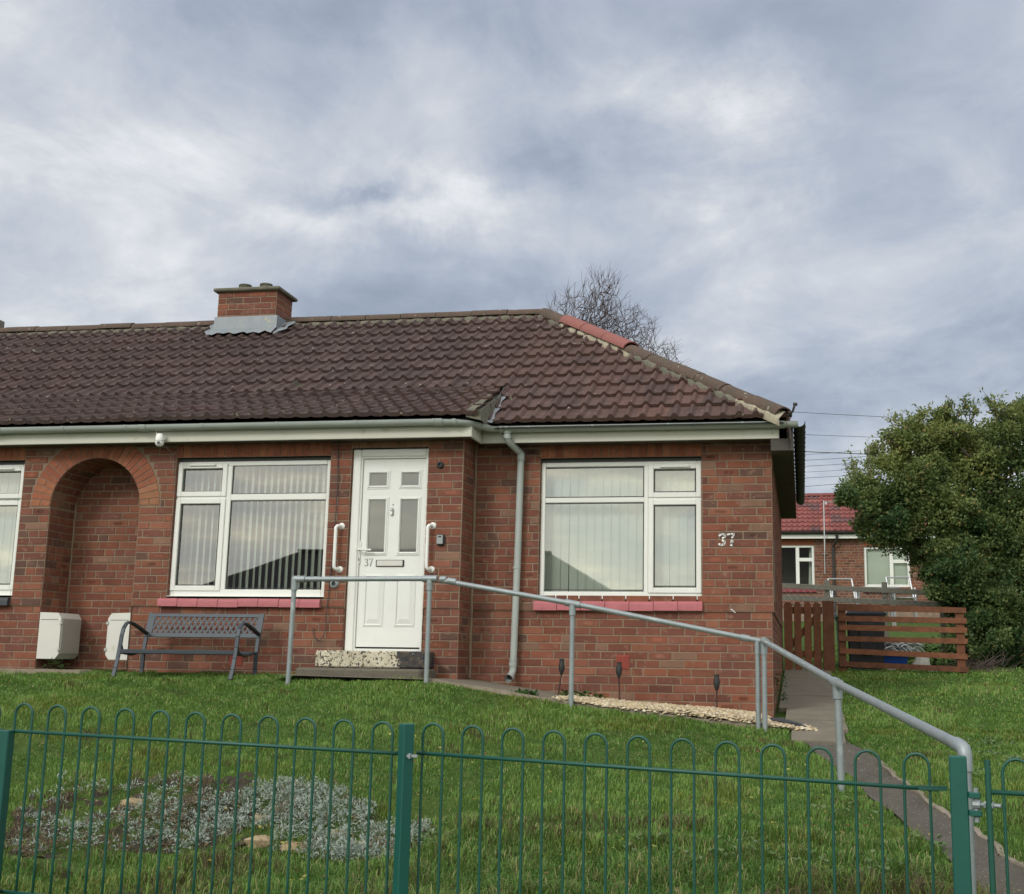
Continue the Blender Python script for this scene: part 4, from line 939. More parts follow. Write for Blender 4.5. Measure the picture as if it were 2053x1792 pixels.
k = MB(); k.box(-3.436, -3.356, -.042, 0, 2.695, 2.80, .014); k.build('case', M['black_plastic'], o)
k = MB(); k.box(-3.430, -3.368, -.052, -.0425, 2.704, 2.792, .008); k.build('lid', M['grey_panel'], o); k = MB(); k.box(-3.415, -3.383, -.0535, -.0522, 2.768, 2.782); k.build('dial', M['gasket'], o)
def rosette(x, z, name, lab, cat, mat, r=.036):
    o = empty(name, (x, 0, z), lab, cat); a = MB(); Mx = Matrix.Translation((x, -.0, z)) @ Matrix.Rotation(R(90), 4, 'X')
    a.lathe([(r, 0), (r, .012), (r*.8, .018), (r*.75, .030), (r*.5, .032), (r*.45, .012), (0, .012)], Mx, 20); a.build('body', mat, o, smooth=30)
    a = MB(); a.lathe([(r*.42, .013), (0, .0135)], Mx, 14); a.build('centre', M['gasket'], o)
rosette(-3.43, 3.475, 'wall_light', 'small round black fitting high on the brick right of the door', 'wall fitting', M['black_plastic'])
rosette(-4.45, 2.325, 'wall_socket', 'grey round outdoor socket low on the brick left of the door', 'socket', M['galv'], .045)
# camera under the fascia
o = empty('security_camera', (-6.24, -.22, 3.66), 'white dome security camera with a stub aerial below the gutter', 'camera')
a = MB(); Mx = Matrix.Translation((-6.245, -.27, 3.715)); a.lathe([(0, .075), (.03, .07), (.042, .045), (.045, .02), (.044, .0)], Mx, 18); a.box(-6.26, -6.20, -.25, -.19, 3.73, 3.775, .01); a.build('housing', M['white_plastic'], o, smooth=40)
a = MB(); a.lathe([(.044, -.004), (.043, -.025), (.034, -.045), (.018, -.056), (0, -.058)], Mx, 18); a.build('dome', M['white_plastic'], o, smooth=True)
a = MB(); a.lathe([(.016, 0), (.014, .006), (0, .006)], Matrix.Translation((-6.235, -.312, 3.690)) @ Matrix.Rotation(R(82), 4, 'X'), 14); a.build('lens', M['gasket'], o)
a = MB(); a.tube([(-6.288, -.26, 3.74), (-6.295, -.26, 3.83)], .004, 6); a.build('aerial', M['white_plastic'], o)
def cable(name, pts, r, mat, lab, cat='cable', group=None, n=6):
    c = MB(); c.tube(pts, r, n); co = c.build(name, mat, None, smooth=True, org=pts[0]); tag(co, lab, cat, group); return co
yy = -.012
cable('cable', [(-4.475, yy, 3.73), (-4.475, yy-.004, 3.54), (-4.462, yy-.01, 3.30), (-4.465, yy-.012, 3.02), (-4.47, yy, 2.75), (-4.485, yy, 2.51), (-4.50, yy-.01, 2.20), (-4.515, yy-.004, 2.02), (-4.51, yy, 1.90), (-4.53, yy, 1.83), (-4.565, yy, 1.785), (-4.60, yy, 1.79), (-4.632, yy, 1.83), (-4.645, yy, 1.89), (-4.638, yy+.01, 1.905)], .0045, M['wire'], 'thin black cable hanging down the brick left of the door, hooked at its end')
cable('camera_cable', [(-6.24, -.22, 3.69), (-6.235, -.05, 3.64), (-6.225, yy, 3.60), (-6.22, yy, 3.50), (-6.205, yy, 3.42)], .0025, M['wire_light'], 'thin white lead hanging from the security camera')
# ------------------------------------------------------------------ gravel bed with plastic membrane and garden torches
gv = MB(); n = 9500
gxs = rng.uniform(-2.12, .10, n); gys = rng.uniform(-.88, .43, n); keep = 0
for x, y in zip(gxs, gys):
    if x > -.30 and y > -.02: continue
    if x > -.12 and y > -.25-(x+.12)*1.6: continue
    if x < -1.9 and random.random() < (-1.85-x)/.3: continue
    if x > -.28 and y > -.35 and random.random() < .8: continue
    if (-1.5 < x < -.9 and .18 < y < .36) and random.random() < .8: continue
    r = random.uniform(.009, .019); lf = .022+.030*min(1, max(0, (x+1.6)/.8))*min(1, max(0, (-.28-x)/.12))*min(1, max(0, (y+.90)/.12)); z = zs(x)+.004+random.random()**.6*lf+.018*math.sin((x+2.1)*1.4)*max(0, 1-abs(y+.3)*1.2); a = random.uniform(0, 3.14)
    c = random.choice([(.50, .39, .23), (.56, .47, .32), (.42, .32, .19), (.62, .55, .42), (.36, .28, .19), (.52, .42, .28)]); k = random.uniform(.8, 1.15)
    ca, sa = math.cos(a), math.sin(a); L, W_, H_ = r*1.4, r, r*.75; tl = random.uniform(-.4, .4)
    def q(u, v, w): return (x+(u*ca-v*sa), y+(u*sa+v*ca), z+w+u*tl)
    vs = [q(-L, 0, 0), (q(-L*.3, -W_, 0)), q(L*.6, -W_*.8, 0), q(L, W_*.1, 0), q(L*.2, W_, 0), q(-L*.5, W_*.8, 0), q(-L*.3, -W_*.3, H_), q(L*.45, 0, H_*.9), q(-L*.1, W_*.45, H_)]
    gv.add(vs, [(0, 1, 6), (1, 2, 7, 6), (2, 3, 7), (3, 4, 8, 7), (4, 5, 8), (5, 0, 6, 8), (6, 7, 8)], c=(c[0]*k, c[1]*k, c[2]*k, 1))
tag(gv.build('gravel', M['gravel']), 'loose cream gravel along the foot of the set-back wall', 'gravel', kind='stuff')
gb_ = MB(); xs = np.linspace(-2.2, -.05, 20)
for a, b in zip(xs[:-1], xs[1:]): gb_.quad((a, -.80, zs(a)-.004), (b, -.80, zs(b)-.004), (b, .46, zs(b)-.004), (a, .46, zs(a)-.004))
tag(gb_.build('gravel_bed', M['soil']), kind='structure')
def membrane(name, pts, lab):
    mb = MB(); n = len(pts); cx = sum(p[0] for p in pts)/n; cy = sum(p[1] for p in pts)/n
    mb.add([(cx, cy, zs(cx)+.058)]+[(x, y, zs(x)+.030+.014*((i*5) % 3)) for i, (x, y) in enumerate(pts)]+[(x, y, zs(x)+.018) for i, (x, y) in enumerate(pts)], [(0, i+1, (i+1) % n+1) for i in range(n)]+[(i+1, n+i+1, n+(i+1) % n+1, (i+1) % n+1) for i in range(n)])
    tag(mb.build(name, M['sheet'], None, smooth=30, org=(cx, cy, zs(cx))), lab, 'plastic sheet')
membrane('plastic_membrane', [(-.48, -.02), (-.20, -.10), (-.02, -.42), (.04, -.72), (-.05, -.80), (-.22, -.55), (-.42, -.25), (-.55, -.06)], 'black plastic membrane showing through the gravel at the house corner')
membrane('plastic_membrane', [(-1.40, .30), (-1.12, .34), (-.92, .30), (-.98, .14), (-1.18, .10), (-1.36, .18)], 'black plastic membrane showing against the wall between two garden torches')
def torch(x, y, zg, ztop, lean, lab):
    o = empty('garden_torch', (x, y, zg), lab, 'garden torch', 'black garden torches along the wall')
    zt = ztop; hx = x+lean
    st_ = MB(); st_.tube([(x, y, zg-.02), (x+lean*.5, y, (zg+zt-.14)/2), (hx, y, zt-.13)], .0075, 8); st_.build('stake', M['rust'], o)
    hd = MB(); hd.lathe([(.007, -.15), (.014, -.135), (.026, -.105), (.030, -.075), (.027, -.045), (.020, -.02), (.025, 0), (.021, 0), (.016, -.02), (.0, -.022)], Matrix.Translation((hx, y, zt)), 14); hd.build('head', M['black_plastic'], o, smooth=50)
    for k in range(7):
        pass
M['rust'] = pbr('rusty_stake', (.06, .025, .02), .7)
torch(-2.245, .08, 1.31, 1.64, .03, 'black garden torch leaning right, by the drainpipe foot')
torch(-1.665, .08, 1.235, 1.62, -.01, 'black garden torch in front of the red air brick')
torch(-.775, .08, 1.14, 1.52, 0., 'black garden torch standing nearest the house corner')
# ------------------------------------------------------------------ weeds and small plants
def leaf_plant(name, x, y, z, n, rad, h, cols, lab, cat, lf=(.02, .045), group=None, up=.6):
    mb = MB()
    for i in range(n):
        a = random.uniform(0, 6.283); r = rad*math.sqrt(random.random()); px_, py_ = x+r*math.cos(a), y+r*math.sin(a)*.7; zz = z+random.random()**1.3*h*(1-r/rad*.5)
        L = random.uniform(*lf); w = L*random.uniform(.28, .45); b = random.uniform(0, 6.283); el = random.uniform(-.2, 1.1)*up
        d = Vector((math.cos(b)*math.cos(el), math.sin(b)*math.cos(el), math.sin(el))); s_ = d.cross(Vector((0, 0, 1))).normalized()*w; p = Vector((px_, py_, zz)); nn = d.cross(s_).normalized()*w*.25
        c = random.choice(cols); k = random.uniform(.75, 1.25)
        mb.add([p, p+d*L*.5+s_+nn, p+d*L, p+d*L*.5-s_+nn], [(0, 1, 2), (0, 2, 3)], c=(c[0]*k, c[1]*k, c[2]*k, 1))
    o = mb.build(name, M['leaf'], None, org=(x, y, z)); tag(o, lab, cat, group); return o
GRN = [(.045, .105, .02), (.06, .13, .03), (.035, .08, .02)]
leaf_plant('weed', -2.03, .05, zs(-2.03), 170, .22, .10, GRN, 'low leafy green weed at the wall foot behind the third handrail post', 'weed', (.03, .07))
leaf_plant('weed', -2.40, -.72, zs(-2.4)-.02, 90, .13, .05, GRN, 'small grassy weed on the kerb below the drainpipe', 'weed', (.03, .06), up=1.3)
leaf_plant('climbing_weed', -.215, .75, 1.28, 150, .07, .42, [(.05, .11, .025), (.07, .13, .03)], 'small leafy weed growing up the side wall at the slab path', 'weed', (.02, .045))
leaf_plant('weed', -7.25, -.12, 1.47, 60, .12, .15, GRN, 'small green weed under the open left meter box', 'weed', (.02, .05))
# flat stones at the far left lawn edge
def slab(pts, zt, name, lab, mat='kerb', th=.06):
    mb = MB(); n = len(pts); mb.add([(x, y, zt(x, y)+random.uniform(-.006, .006)) for x, y in pts]+[(x, y, zt(x, y)-th) for x, y in pts], [tuple(range(n))]+[(i, n+i, n+(i+1) % n, (i+1) % n)[::-1] for i in range(n)])
    cx, cy = np.mean([p[0] for p in pts]), np.mean([p[1] for p in pts]); return tag(mb.build(name, M[mat], None, org=(cx, cy, zt(cx, cy))), lab, 'paving slab')
slab([(-8.3, -.42), (-7.75, -.46), (-7.2, -.40), (-6.85, -.34), (-6.78, -.24), (-7.1, -.14), (-7.6, -.10), (-8.3, -.10)], lambda x, y: 1.475, 'paving_slab', 'broken grey paving slab at the wall foot below the left meter box')
# ------------------------------------------------------------------ bench
def bench():
    o = empty('garden_bench', (-5.66, -.5, 1.42), 'dark grey metal garden bench with lattice backrest on the lawn under the left window', 'bench')
    XL, XR = -6.235, -5.085; m_ = M['bench']
    zg = float(T(-5.6, -.5))-.01
    for x in (XL, XR):
        fl = [(-.80, zg), (-.765, 1.50), (-.735, 1.60), (-.715, 1.70), (-.70, 1.80), (-.675, 1.87), (-.63, 1.915), (-.58, 1.925)]
        mb = MB()
        for a, b in zip(fl[:-1], fl[1:]): mb.bar((x, a[0], a[1]), (x, b[0], b[1]), .038, .016, up=(0, 1, .3), bev=.003)
        mb.build('front_leg', m_, o)
        ar_ = MB(); pts = [(-.60, 1.925), (-.52, 1.915), (-.40, 1.88), (-.255, 1.83)]
        for a, b in zip(pts[:-1], pts[1:]): ar_.bar((x, a[0], a[1]), (x, b[0], b[1]+.0), .044, .022, bev=.004)
        ar_.build('armrest', M['black_plastic'], o)
        rl = MB(); pts = [(-.30, zg), (-.29, 1.50), (-.285, 1.66), (-.255, 1.80), (-.19, 2.03)]
        for a, b in zip(pts[:-1], pts[1:]): rl.bar((x, a[0], a[1]), (x, b[0], b[1]), .038, .018, up=(0, 1, .2), bev=.003)
        rl.build('rear_leg', m_, o)
        br = MB(); br.tube([(x, -.69, 1.72), (x, -.66, 1.66), (x, -.60, 1.635)], .008, 6); br.tube([(x, -.70, 1.64), (x, -.50, 1.625), (x, -.30, 1.655)], .010, 8); br.build('side_rail', M['black_plastic'], o)
    se = MB()
    for k in range(6):
        y = -.70+.40*k/5; z = 1.662-.022*math.sin(math.pi*k/5)+(.006 if k in (0,) else 0)
        se.box(XL+.01, XR-.01, y-.032, y+.032, z-.008, z+.006, .003)
    se.box(XL+.01, XR-.01, -.735, -.72, 1.635, 1.668, .004); se.build('seat', m_, o)
    # backrest: frame and woven lattice on a leaning plane
    p0 = Vector((0, -.262, 1.795)); vd = Vector((0, .07, .235)).normalized(); nrm = Vector((0, -vd.z, vd.y)); H = .238
    P = lambda x, v, n=0.: Vector((x, 0, 0))+p0+vd*v+nrm*n
    fr_ = MB(); A, B = XL-.005, XR+.022
    fr_.bar(P(A, .022), P(B, .022), .044, .014, up=nrm, bev=.003); fr_.bar(P(A, H-.018), P(B, H-.018), .036, .014, up=nrm, bev=.003)
    fr_.bar(P(A+.030, .04), P(A+.030, H-.03), .060, .012, up=nrm, bev=.003); fr_.bar(P(B-.030, .04), P(B-.030, H-.03), .060, .012, up=nrm, bev=.003)
    fr_.build('backrest', m_, o)
    lt = MB(); x0, x1, v0, v1 = A+.055, B-.055, .038, H-.03; sl_ = 1.75; pt = .0575
    for s, nn in ((1, .002), (-1, -.002)):
        c = x0-(v1-v0)/sl_-.1
        while c < x1+(v1-v0)/sl_+.1:
            pts = []
            t0, t1 = v0, v1
            xa = c if s > 0 else c; f = lambda v: xa+s*(v-v0)/sl_
            g = lambda X: v0+(X-xa)*sl_*s
            lo_, hi_ = v0, v1
            if s > 0: lo_, hi_ = max(v0, g(x0)), min(v1, g(x1))
            else: lo_, hi_ = max(v0, g(x1)), min(v1, g(x0))
            if hi_-lo_ > .012: lt.bar(P(f(lo_), lo_, nn), P(f(hi_), hi_, nn), .0175, .003, up=nrm)
            c += pt
    lt.build('lattice', m_, o)
bench()
# ------------------------------------------------------------------ handrail
def handrail():
    o = empty('handrail', (-3.2, -.9, 1.4), 'galvanised steel tube handrail running from the door steps down beside the path', 'handrail')
    P1 = Vector(onY(591, 1161, -.92)); P2 = Vector(onY(862, 1160, -.90)); P3 = Vector(onY(1148, 1210, -.90)); P4 = Vector(onY(1524, 1285, -.90)); P5 = Vector(onY(1679, 1370, -2.85)); P6 = Vector(onY(1926, 1496, -5.85))
    r = .0225; g_ = M['galv']
    def gz(p, dx=0): return float(T(p.x, p.y))-.06
    for a, b, rr in ((P1, P2, r), (P2+Vector((.09, 0, -.012)), P3, r), (P3, P4, r), (P4+Vector((.03, -.05, 0)), P5, .0245), (P5, P6, .0255)):
        q = MB(); q.tube([a, b], rr, 14); q.build('rail', g_, o, smooth=40)
    posts = [(P1, (-.01, 0)), (P2, (0, 0)), (P3, (0, 0)), (P4+Vector((-.022, 0, 0)), (.0, 0)), (P4+Vector((.032, -.03, -.01)), (.0, 0)), (P5, (.01, 0)), (P6+Vector((.014, -.02, -.03)), (.0, 0))]
    for i, (p, d) in enumerate(posts):
        q = MB(); q.tube([p, Vector((p.x+d[0], p.y+d[1], gz(p)))], .0215 if i < 5 else .024, 14); q.build('post', g_, o, smooth=40)
    j = MB(); j.tube([P1+Vector((0, 0, -.10)), P1+Vector((0, 0, .012))], .030, 14); j.tube([P1+Vector((-.012, 0, 0)), P1+Vector((.10, 0, 0))], .030, 14); j.build('elbow_fitting', g_, o, smooth=40)
    def tee(p, a, b, rr=.030):
        j = MB(); j.tube([p+(Vector(a)-p).normalized()*.065, p, p+(Vector(b)-p).normalized()*.065], rr, 14); j.tube([p, p+Vector((0, 0, -.10))], rr, 14)
        j.tube([p+Vector((0, -rr-.001, -.05)), p+Vector((0, -rr-.004, -.05))], .006, 8); return j.build('tee_fitting', g_, o, smooth=40)
    tee(P2, P1, P2+Vector((1, 0, 0))); tee(P3, P2, P4); tee(P5, P4, P6, .034)
    j = MB(); a = P2+Vector((.09, 0, -.004)); j.lathe([(0, -.03), (.026, -.028), (.029, 0), (.026, .028), (0, .03)], Matrix.Translation(a+Vector((.03, 0, 0))) @ Matrix.Rotation(R(90), 4, 'Y'), 14)
    d = (P3-P2).normalized(); j.tube([a+d*.075, a+d*.15], .0295, 14); j.tube([a, a+d*.09], .018, 10); j.build('swivel_fitting', g_, o, smooth=40)
    j = MB(); d = (P4-P3).normalized(); j.tube([P4-d*.16, P4-d*.09], .0285, 14); j.tube([P4-d*.10, P4-d*.05], .018, 10); j.tube([P4+Vector((.032, -.03, -.11)), P4+Vector((.032, -.03, .022))], .029, 14); j.tube([P4+Vector((-.022, 0, -.11)), P4+Vector((-.022, 0, .0))], .026, 14)
    d2 = (P5-P4).normalized(); j.tube([P4+Vector((.03, -.03, .004)), P4+Vector((.03, -.03, .004))+d2*.10], .029, 14); j.build('swivel_fitting', g_, o, smooth=40)
    j = MB(); d3 = (P6-P5).normalized(); j.tube([P6-d3*.075, P6-d3*.01, P6+Vector((.010, -.012, -.010)), P6+Vector((.014, -.02, -.035)), P6+Vector((.014, -.02, -.10))], .0305, 16); j.build('elbow_fitting', g_, o, smooth=50)
    return [(p.x, p.y) for p, _ in posts]
POSTS = handrail()
# ------------------------------------------------------------------ bow-top fence and gate
def hoop(mb, c, t, zt, zb, w=.049, r=.0062):
    t = Vector(t); c = Vector((c[0], c[1], 0)); pts = [c-t*w+Vector((0, 0, zb))]
    for k in range(4): pts.append(c-t*w+Vector((random.uniform(-.0008, .0008), 0, zb+(zt-w-zb)*(k+1)/4)))
    for k in range(1, 12):
        a = math.pi*k/12; pts.append(c-t*w*math.cos(a)+Vector((0, 0, zt-w+w*math.sin(a))))
    for k in range(4, -1, -1): pts.append(c+t*w+Vector((0, 0, zb+(zt-w-zb)*k/4)))
    mb.tube(pts, r, 8)
def fence():
    o = empty('bow_top_fence', (-1.73, -6.05, .4), 'green steel bow-top railing fence across the front of the lawn', 'fence')
    g_ = M['green']
    def panel(x0, y0, ang, z0, dz, i0, i1, xa, xb):
        t = (math.cos(ang), math.sin(ang), 0)
        for i in range(i0, i1+1):
            c = (x0+i*.19*t[0], y0+i*.19*t[1]); zt = z0+dz*i*.19+.006; mb = MB(); hoop(mb, c, t, zt, zt-.93); mb.build('hoop', g_, o, smooth=True)
        for dzr in (-.125, -.868):
            f = lambda x: (x, y0+(x-x0)*t[1]/t[0]-.0, z0+dz*(x-x0)/t[0]+dzr)
            r_ = MB(); r_.tube([f(xa), f((xa+xb)/2), f(xb)], .0085, 8); r_.build('rail', g_, o, smooth=True)
    panel(-3.749, -5.843, -.096, 1.363, -.021, -9, -1, -5.55, -3.86); panel(-3.749, -5.843, -.096, 1.363, -.021, 0, 10, -3.80, -1.76)
    panel(-1.635, -5.985, -.128, 1.32, -.029, 0, 11, -1.71, .52)
    for (x, y, zt, rz, mt, w) in ((-3.815, -5.875, 1.245, .12, 'green2', .058), (-1.735, -6.06, 1.328, .80, 'green2', .053), (-5.95, -5.66, 1.33, .4, 'green2', .06)):
        p = MB(); p.obox(Matrix.Translation((x, y, (zt+.2)/2)) @ Matrix.Rotation(rz, 4, 'Z'), w, w, zt-.2, .004); p.build('post', M[mt], o)
    p = MB(); p.obox(Matrix.Translation((.582, -6.385, .735)) @ Matrix.Rotation(-.10, 4, 'Z'), .066, .066, 1.07, .004); p.build('gate_post', M['green2'], o)
    b = MB(); b.box(-1.725, -1.675, -6.085, -6.075, 1.185, 1.197); b.box(-1.712, -1.704, -6.095, -6.065, 1.180, 1.202); b.build('bracket', M['galv'], o)
    b = MB(); b.box(.44, .55, -6.272, -6.262, 1.128, 1.146); b.build('bracket', g_, o)
fence()
def gate():
    o = empty('bow_top_gate', (.70, -6.45, .4), 'green steel bow-top gate hung on the right-hand gate post', 'gate'); g_ = M['green']; ang = -.15; t = Vector((math.cos(ang), math.sin(ang), 0)); b0 = Vector((.683, -6.45, 0))
    s = MB(); s.tube([b0+Vector((0, 0, .40)), b0+Vector((0, 0, 1.262))], .0115, 10); s.build('stile', g_, o, smooth=40)
    s = MB(); e = b0+t*1.02; s.tube([e+Vector((0, 0, .40)), e+Vector((0, 0, 1.262))], .0115, 10); s.build('stile', g_, o, smooth=40)
    for z in (1.145, .46): s = MB(); s.tube([b0+Vector((0, 0, z)), e+Vector((0, 0, z-.01))], .009, 8); s.build('rail', g_, o, smooth=True)
    for i in range(5): s = MB(); c = b0+t*(.103+.19*i); hoop(s, c, t, 1.268-.003*i, .42); s.build('hoop', g_, o, smooth=True)
    h = MB(); h.box(.612, .655, -6.44, -6.40, 1.118, 1.140, .003); h.box(.612, .658, -6.44, -6.40, 1.052, 1.074, .003); h.build('hinge_lug', M['green2'], o)
    h = MB(); h.tube([(.640, -6.42, 1.03), (.640, -6.42, 1.155)], .010, 10); h.tube([(.640, -6.42, 1.096), (.725, -6.462, 1.096)], .008, 10); h.tube([(.63, -6.42, 1.096), (.655, -6.43, 1.096)], .017, 10); h.tube([(.668, -6.434, 1.096), (.676, -6.438, 1.096)], .014, 6); h.tube([(.692, -6.446, 1.096), (.700, -6.45, 1.096)], .014, 6)
    h.build('hinge', M['galv'], o, smooth=30)
    # far gate post, out to the right
gate()
# ------------------------------------------------------------------ wooden gate and slatted fence
def wcol(): k = random.uniform(.75, 1.15); return (.17*k, .062*k, .028*k, 1)
def wood():
    Y = 5.62; o = empty('wooden_gate', (.1, Y, 1.5), 'red-brown stained picket gate closing the slab path beside the house', 'gate')
    xs_ = [(-.235, -.125), (-.105, -.010), (.030, .125), (.150, .250)]
    for i, (a, b) in enumerate(xs_):
        p = MB(); c = wcol(); j = random.uniform(-.006, .006); t = .03*random.random()
        p.add([(a, Y, 1.56), (b+j*.3, Y, 1.56-.02*random.random()), (b, Y, 2.40+t), (b-.02, Y, 2.44+t), (a+.02, Y, 2.455+t*.3), (a+j, Y, 2.41)]+[(x, Y+.02, z) for x, z in ((a, 1.56), (b, 1.56), (b, 2.40+t), (b-.02, 2.44+t), (a+.02, 2.455+t*.3), (a, 2.41))], [(0, 1, 2, 3, 4, 5), (11, 10, 9, 8, 7, 6)]+[(k, 6+k, 6+(k+1) % 6, (k+1) % 6) for k in range(6)], c=c)
        p.build('picket', M['redwood'], o)
    for z in (1.72, 2.30): p = MB(); p.box(-.235, .27, Y+.021, Y+.055, z, z+.09, c=wcol()); p.build('rail', M['redwood'], o)
    p = MB(); p.bar((-.20, Y+.038, 1.82), (.22, Y+.038, 2.29), .033, .08, c=wcol()); p.build('brace', M['redwood'], o)
    gp = empty('gate_post', (.34, Y, 1.5), 'wide red-brown stained post between picket gate and slatted fence', 'post')
    p = MB(); p.box(.275, .425, Y-.02, Y+.08, 1.42, 2.475, .006, c=wcol()); p.build('shaft', M['redwood'], gp)
    o = empty('slatted_fence', (1.3, Y, 1.5), 'red-brown slatted wooden fence with wide gaps in front of the bins', 'fence')
    zs_ = [(2.30, 2.405), (2.13, 2.22), (1.965, 2.06), (1.795, 1.885), (1.63, 1.72), (1.47, 1.555)]
    T0 = [2.372, 2.265, 2.160, 2.035, 1.885, 1.735, 1.56]
    # slat top edges at the left end, falling slightly to the right
    px = [((1680, 1210), (1937, 1218)), ((1681, 1234), (1938, 1239)), ((1682, 1252), (1939, 1258)), ((1682, 1275), (1940, 1280)), ((1683, 1299), (1940, 1311)), ((1684, 1325), (1942, 1337)), ((1685, 1349), (1936, 1362))]
    pb = [((1680, 1224), (1937, 1229)), ((1681, 1245), (1938, 1250)), ((1682, 1263), (1939, 1269)), ((1682, 1285), (1940, 1291)), ((1683, 1310), (1940, 1322)), ((1684, 1336), (1942, 1348)), ((1685, 1358), (1936, 1372))]
    for (a, b), (c, d) in zip(px, pb):
        A, B, C, D = [onY(*q, Y-.03) for q in (a, b, c, d)]; p = MB(); cc = wcol(); h = .022
        vs = [A, B, D, C]; p.add([tuple(v) for v in vs]+[(v[0], Y-.008, v[2]) for v in vs], [(3, 2, 1, 0), (4, 5, 6, 7), (0, 1, 5, 4), (2, 3, 7, 6), (1, 2, 6, 5), (3, 0, 4, 7)], c=cc); p.build('slat', M['redwood'], o)
    for x0, x1 in ((.475, .575), (1.995, 2.10)):
        p = MB(); p.box(x0, x1, Y-.006, Y+.075, 1.38, 2.39, .004, c=wcol()); p.build('post', M['redwood'], o)
wood()
# bins and rubbish behind the slats
def bin_(x0, x1, y, zg, zt, mat, lab, lidc=None):
    o = empty('wheelie_bin', ((x0+x1)/2, y, zg), lab, 'wheelie bin', 'wheelie bins behind the slatted fence'); d = .62; w = x1-x0
    b = MB(); t = .035; bot = [(x0+t, y+t), (x1-t, y+t), (x1-t, y+d-t), (x0+t, y+d-t)]; top = [(x0, y), (x1, y), (x1, y+d), (x0, y+d)]
    b.add([(p, q, zg+.05) for p, q in bot]+[(p, q, zt-.08) for p, q in top], [(3, 2, 1, 0), (0, 1, 5, 4), (1, 2, 6, 5), (2, 3, 7, 6), (3, 0, 4, 7)]); b.box(x0-.012, x1+.012, y-.012, y+d+.012, zt-.105, zt-.075, .006); b.box(x0+w*.3, x1-w*.3, y-.006, y+.05, zg+.25, zt-.2, .01)
    b.build('body', mat, o)
    l = MB(); l.add([(x0-.02, y-.03, zt-.072), (x1+.02, y-.03, zt-.072), (x1+.02, y+d+.02, zt-.072), (x0-.02, y+d+.02, zt-.072), (x0+.03, y+.04, zt-.03), (x1-.03, y+.04, zt-.03), (x1-.03, y+d-.03, zt), (x0+.03, y+d-.03, zt)], [(3, 2, 1, 0), (4, 5, 6, 7), (0, 1, 5, 4), (1, 2, 6, 5), (2, 3, 7, 6), (3, 0, 4, 7)]); l.build('lid', mat, o)
    for xx in (x0+.03, x1-.07): wv = MB(); wv.lathe([(0, 0), (.09, 0), (.10, .015), (.09, .04), (0, .04)], Matrix.Translation((xx, y+d-.02, zg+.10)) @ Matrix.Rotation(R(90), 4, 'Y'), 16); wv.build('wheel', M['black_plastic'], o)
bin_(.62, 1.12, 6.1, 1.52, 2.40, M['bin'], 'black wheelie bin behind the left half of the slatted fence')
bin_(.475, .605, 6.25, 1.52, 2.36, M['bin_green'], 'narrow dark green bin squeezed between gate post and black bin')
o = empty('recycling_crate', (1.25, 6.5, 1.55), 'blue plastic crate of odds and ends behind the slatted fence', 'crate')
b = MB(); b.add([(1.09, 6.4, 1.60), (1.40, 6.4, 1.60), (1.40, 6.75, 1.60), (1.09, 6.75, 1.60), (1.05, 6.36, 1.78), (1.44, 6.36, 1.78), (1.44, 6.79, 1.78), (1.05, 6.79, 1.78)], [(3, 2, 1, 0), (0, 1, 5, 4), (1, 2, 6, 5), (2, 3, 7, 6), (3, 0, 4, 7)]); b.box(1.04, 1.45, 6.34, 6.37, 1.765, 1.79); b.build('tub', M['blue'], o)
def pile(name, n, cx, cy, z, rx, h, r, mat, lab, cat):
    mb = MB()
    for i in range(n):
        a = random.uniform(-.7, .7); L = random.uniform(.2, .45)*rx/.3; x = cx+random.uniform(-rx, rx)*.6; y = cy+random.uniform(-.12, .12); zz = z+random.random()*h
        pts = [(x+L*(t-.5)*math.cos(a), y+L*(t-.5)*math.sin(a)*.4, zz+.07*math.sin(math.pi*t)*random.uniform(.6, 1.3)-.12*(t-.3)*random.choice((0, 1))) for t in (0, .3, .6, 1)]
        mb.tube(pts, r, 6)
    tag(mb.build(name, mat, None, smooth=True, org=(cx, cy, z)), lab, cat)
pile('cable_heap', 34, 1.36, 6.55, 1.80, .30, .12, .010, M['alu'], 'heap of grey cables on top of the blue crate', 'cables')
def junk(name, cx, cy, cz, s, mat, lab):
    mb = MB(); n = 9
    vs = [(cx+s[0]*math.cos(6.283*i/n)*random.uniform(.7, 1.1), cy+s[1]*math.sin(6.283*i/n), cz+s[2]*random.uniform(.0, .3)) for i in range(n)]+[(cx+s[0]*.6*math.cos(6.283*i/n+.3)*random.uniform(.6, 1.2), cy+s[1]*.6*math.sin(6.283*i/n), cz+s[2]*random.uniform(.7, 1.2)) for i in range(n)]+[(cx, cy, cz+s[2]*1.1)]
    mb.add(vs, [(i, (i+1) % n, n+(i+1) % n, n+i) for i in range(n)]+[(n+i, n+(i+1) % n, 2*n) for i in range(n)]); tag(mb.build(name, mat, None, org=(cx, cy, cz)), lab, 'rubbish', 'rubbish behind the slatted fence')
junk('rubbish_bag', 1.17, 6.0, 1.50, (.09, .08, .09), M['rubbish'], 'torn white rubbish at the foot of the black bin')
junk('rubbish_bag', 1.42, 6.0, 1.50, (.12, .08, .06), M['rubbish'], 'flat pale rubbish in the middle behind the slats')
junk('rubbish_bag', 1.70, 6.0, 1.50, (.10, .08, .10), M['rubbish'], 'round grey rubbish bag behind the lowest slats on the right')
junk('rubbish_bag', 1.62, 6.4, 1.60, (.16, .1, .14), M['rubbish'], 'grey bundle of rubbish right of the blue crate')
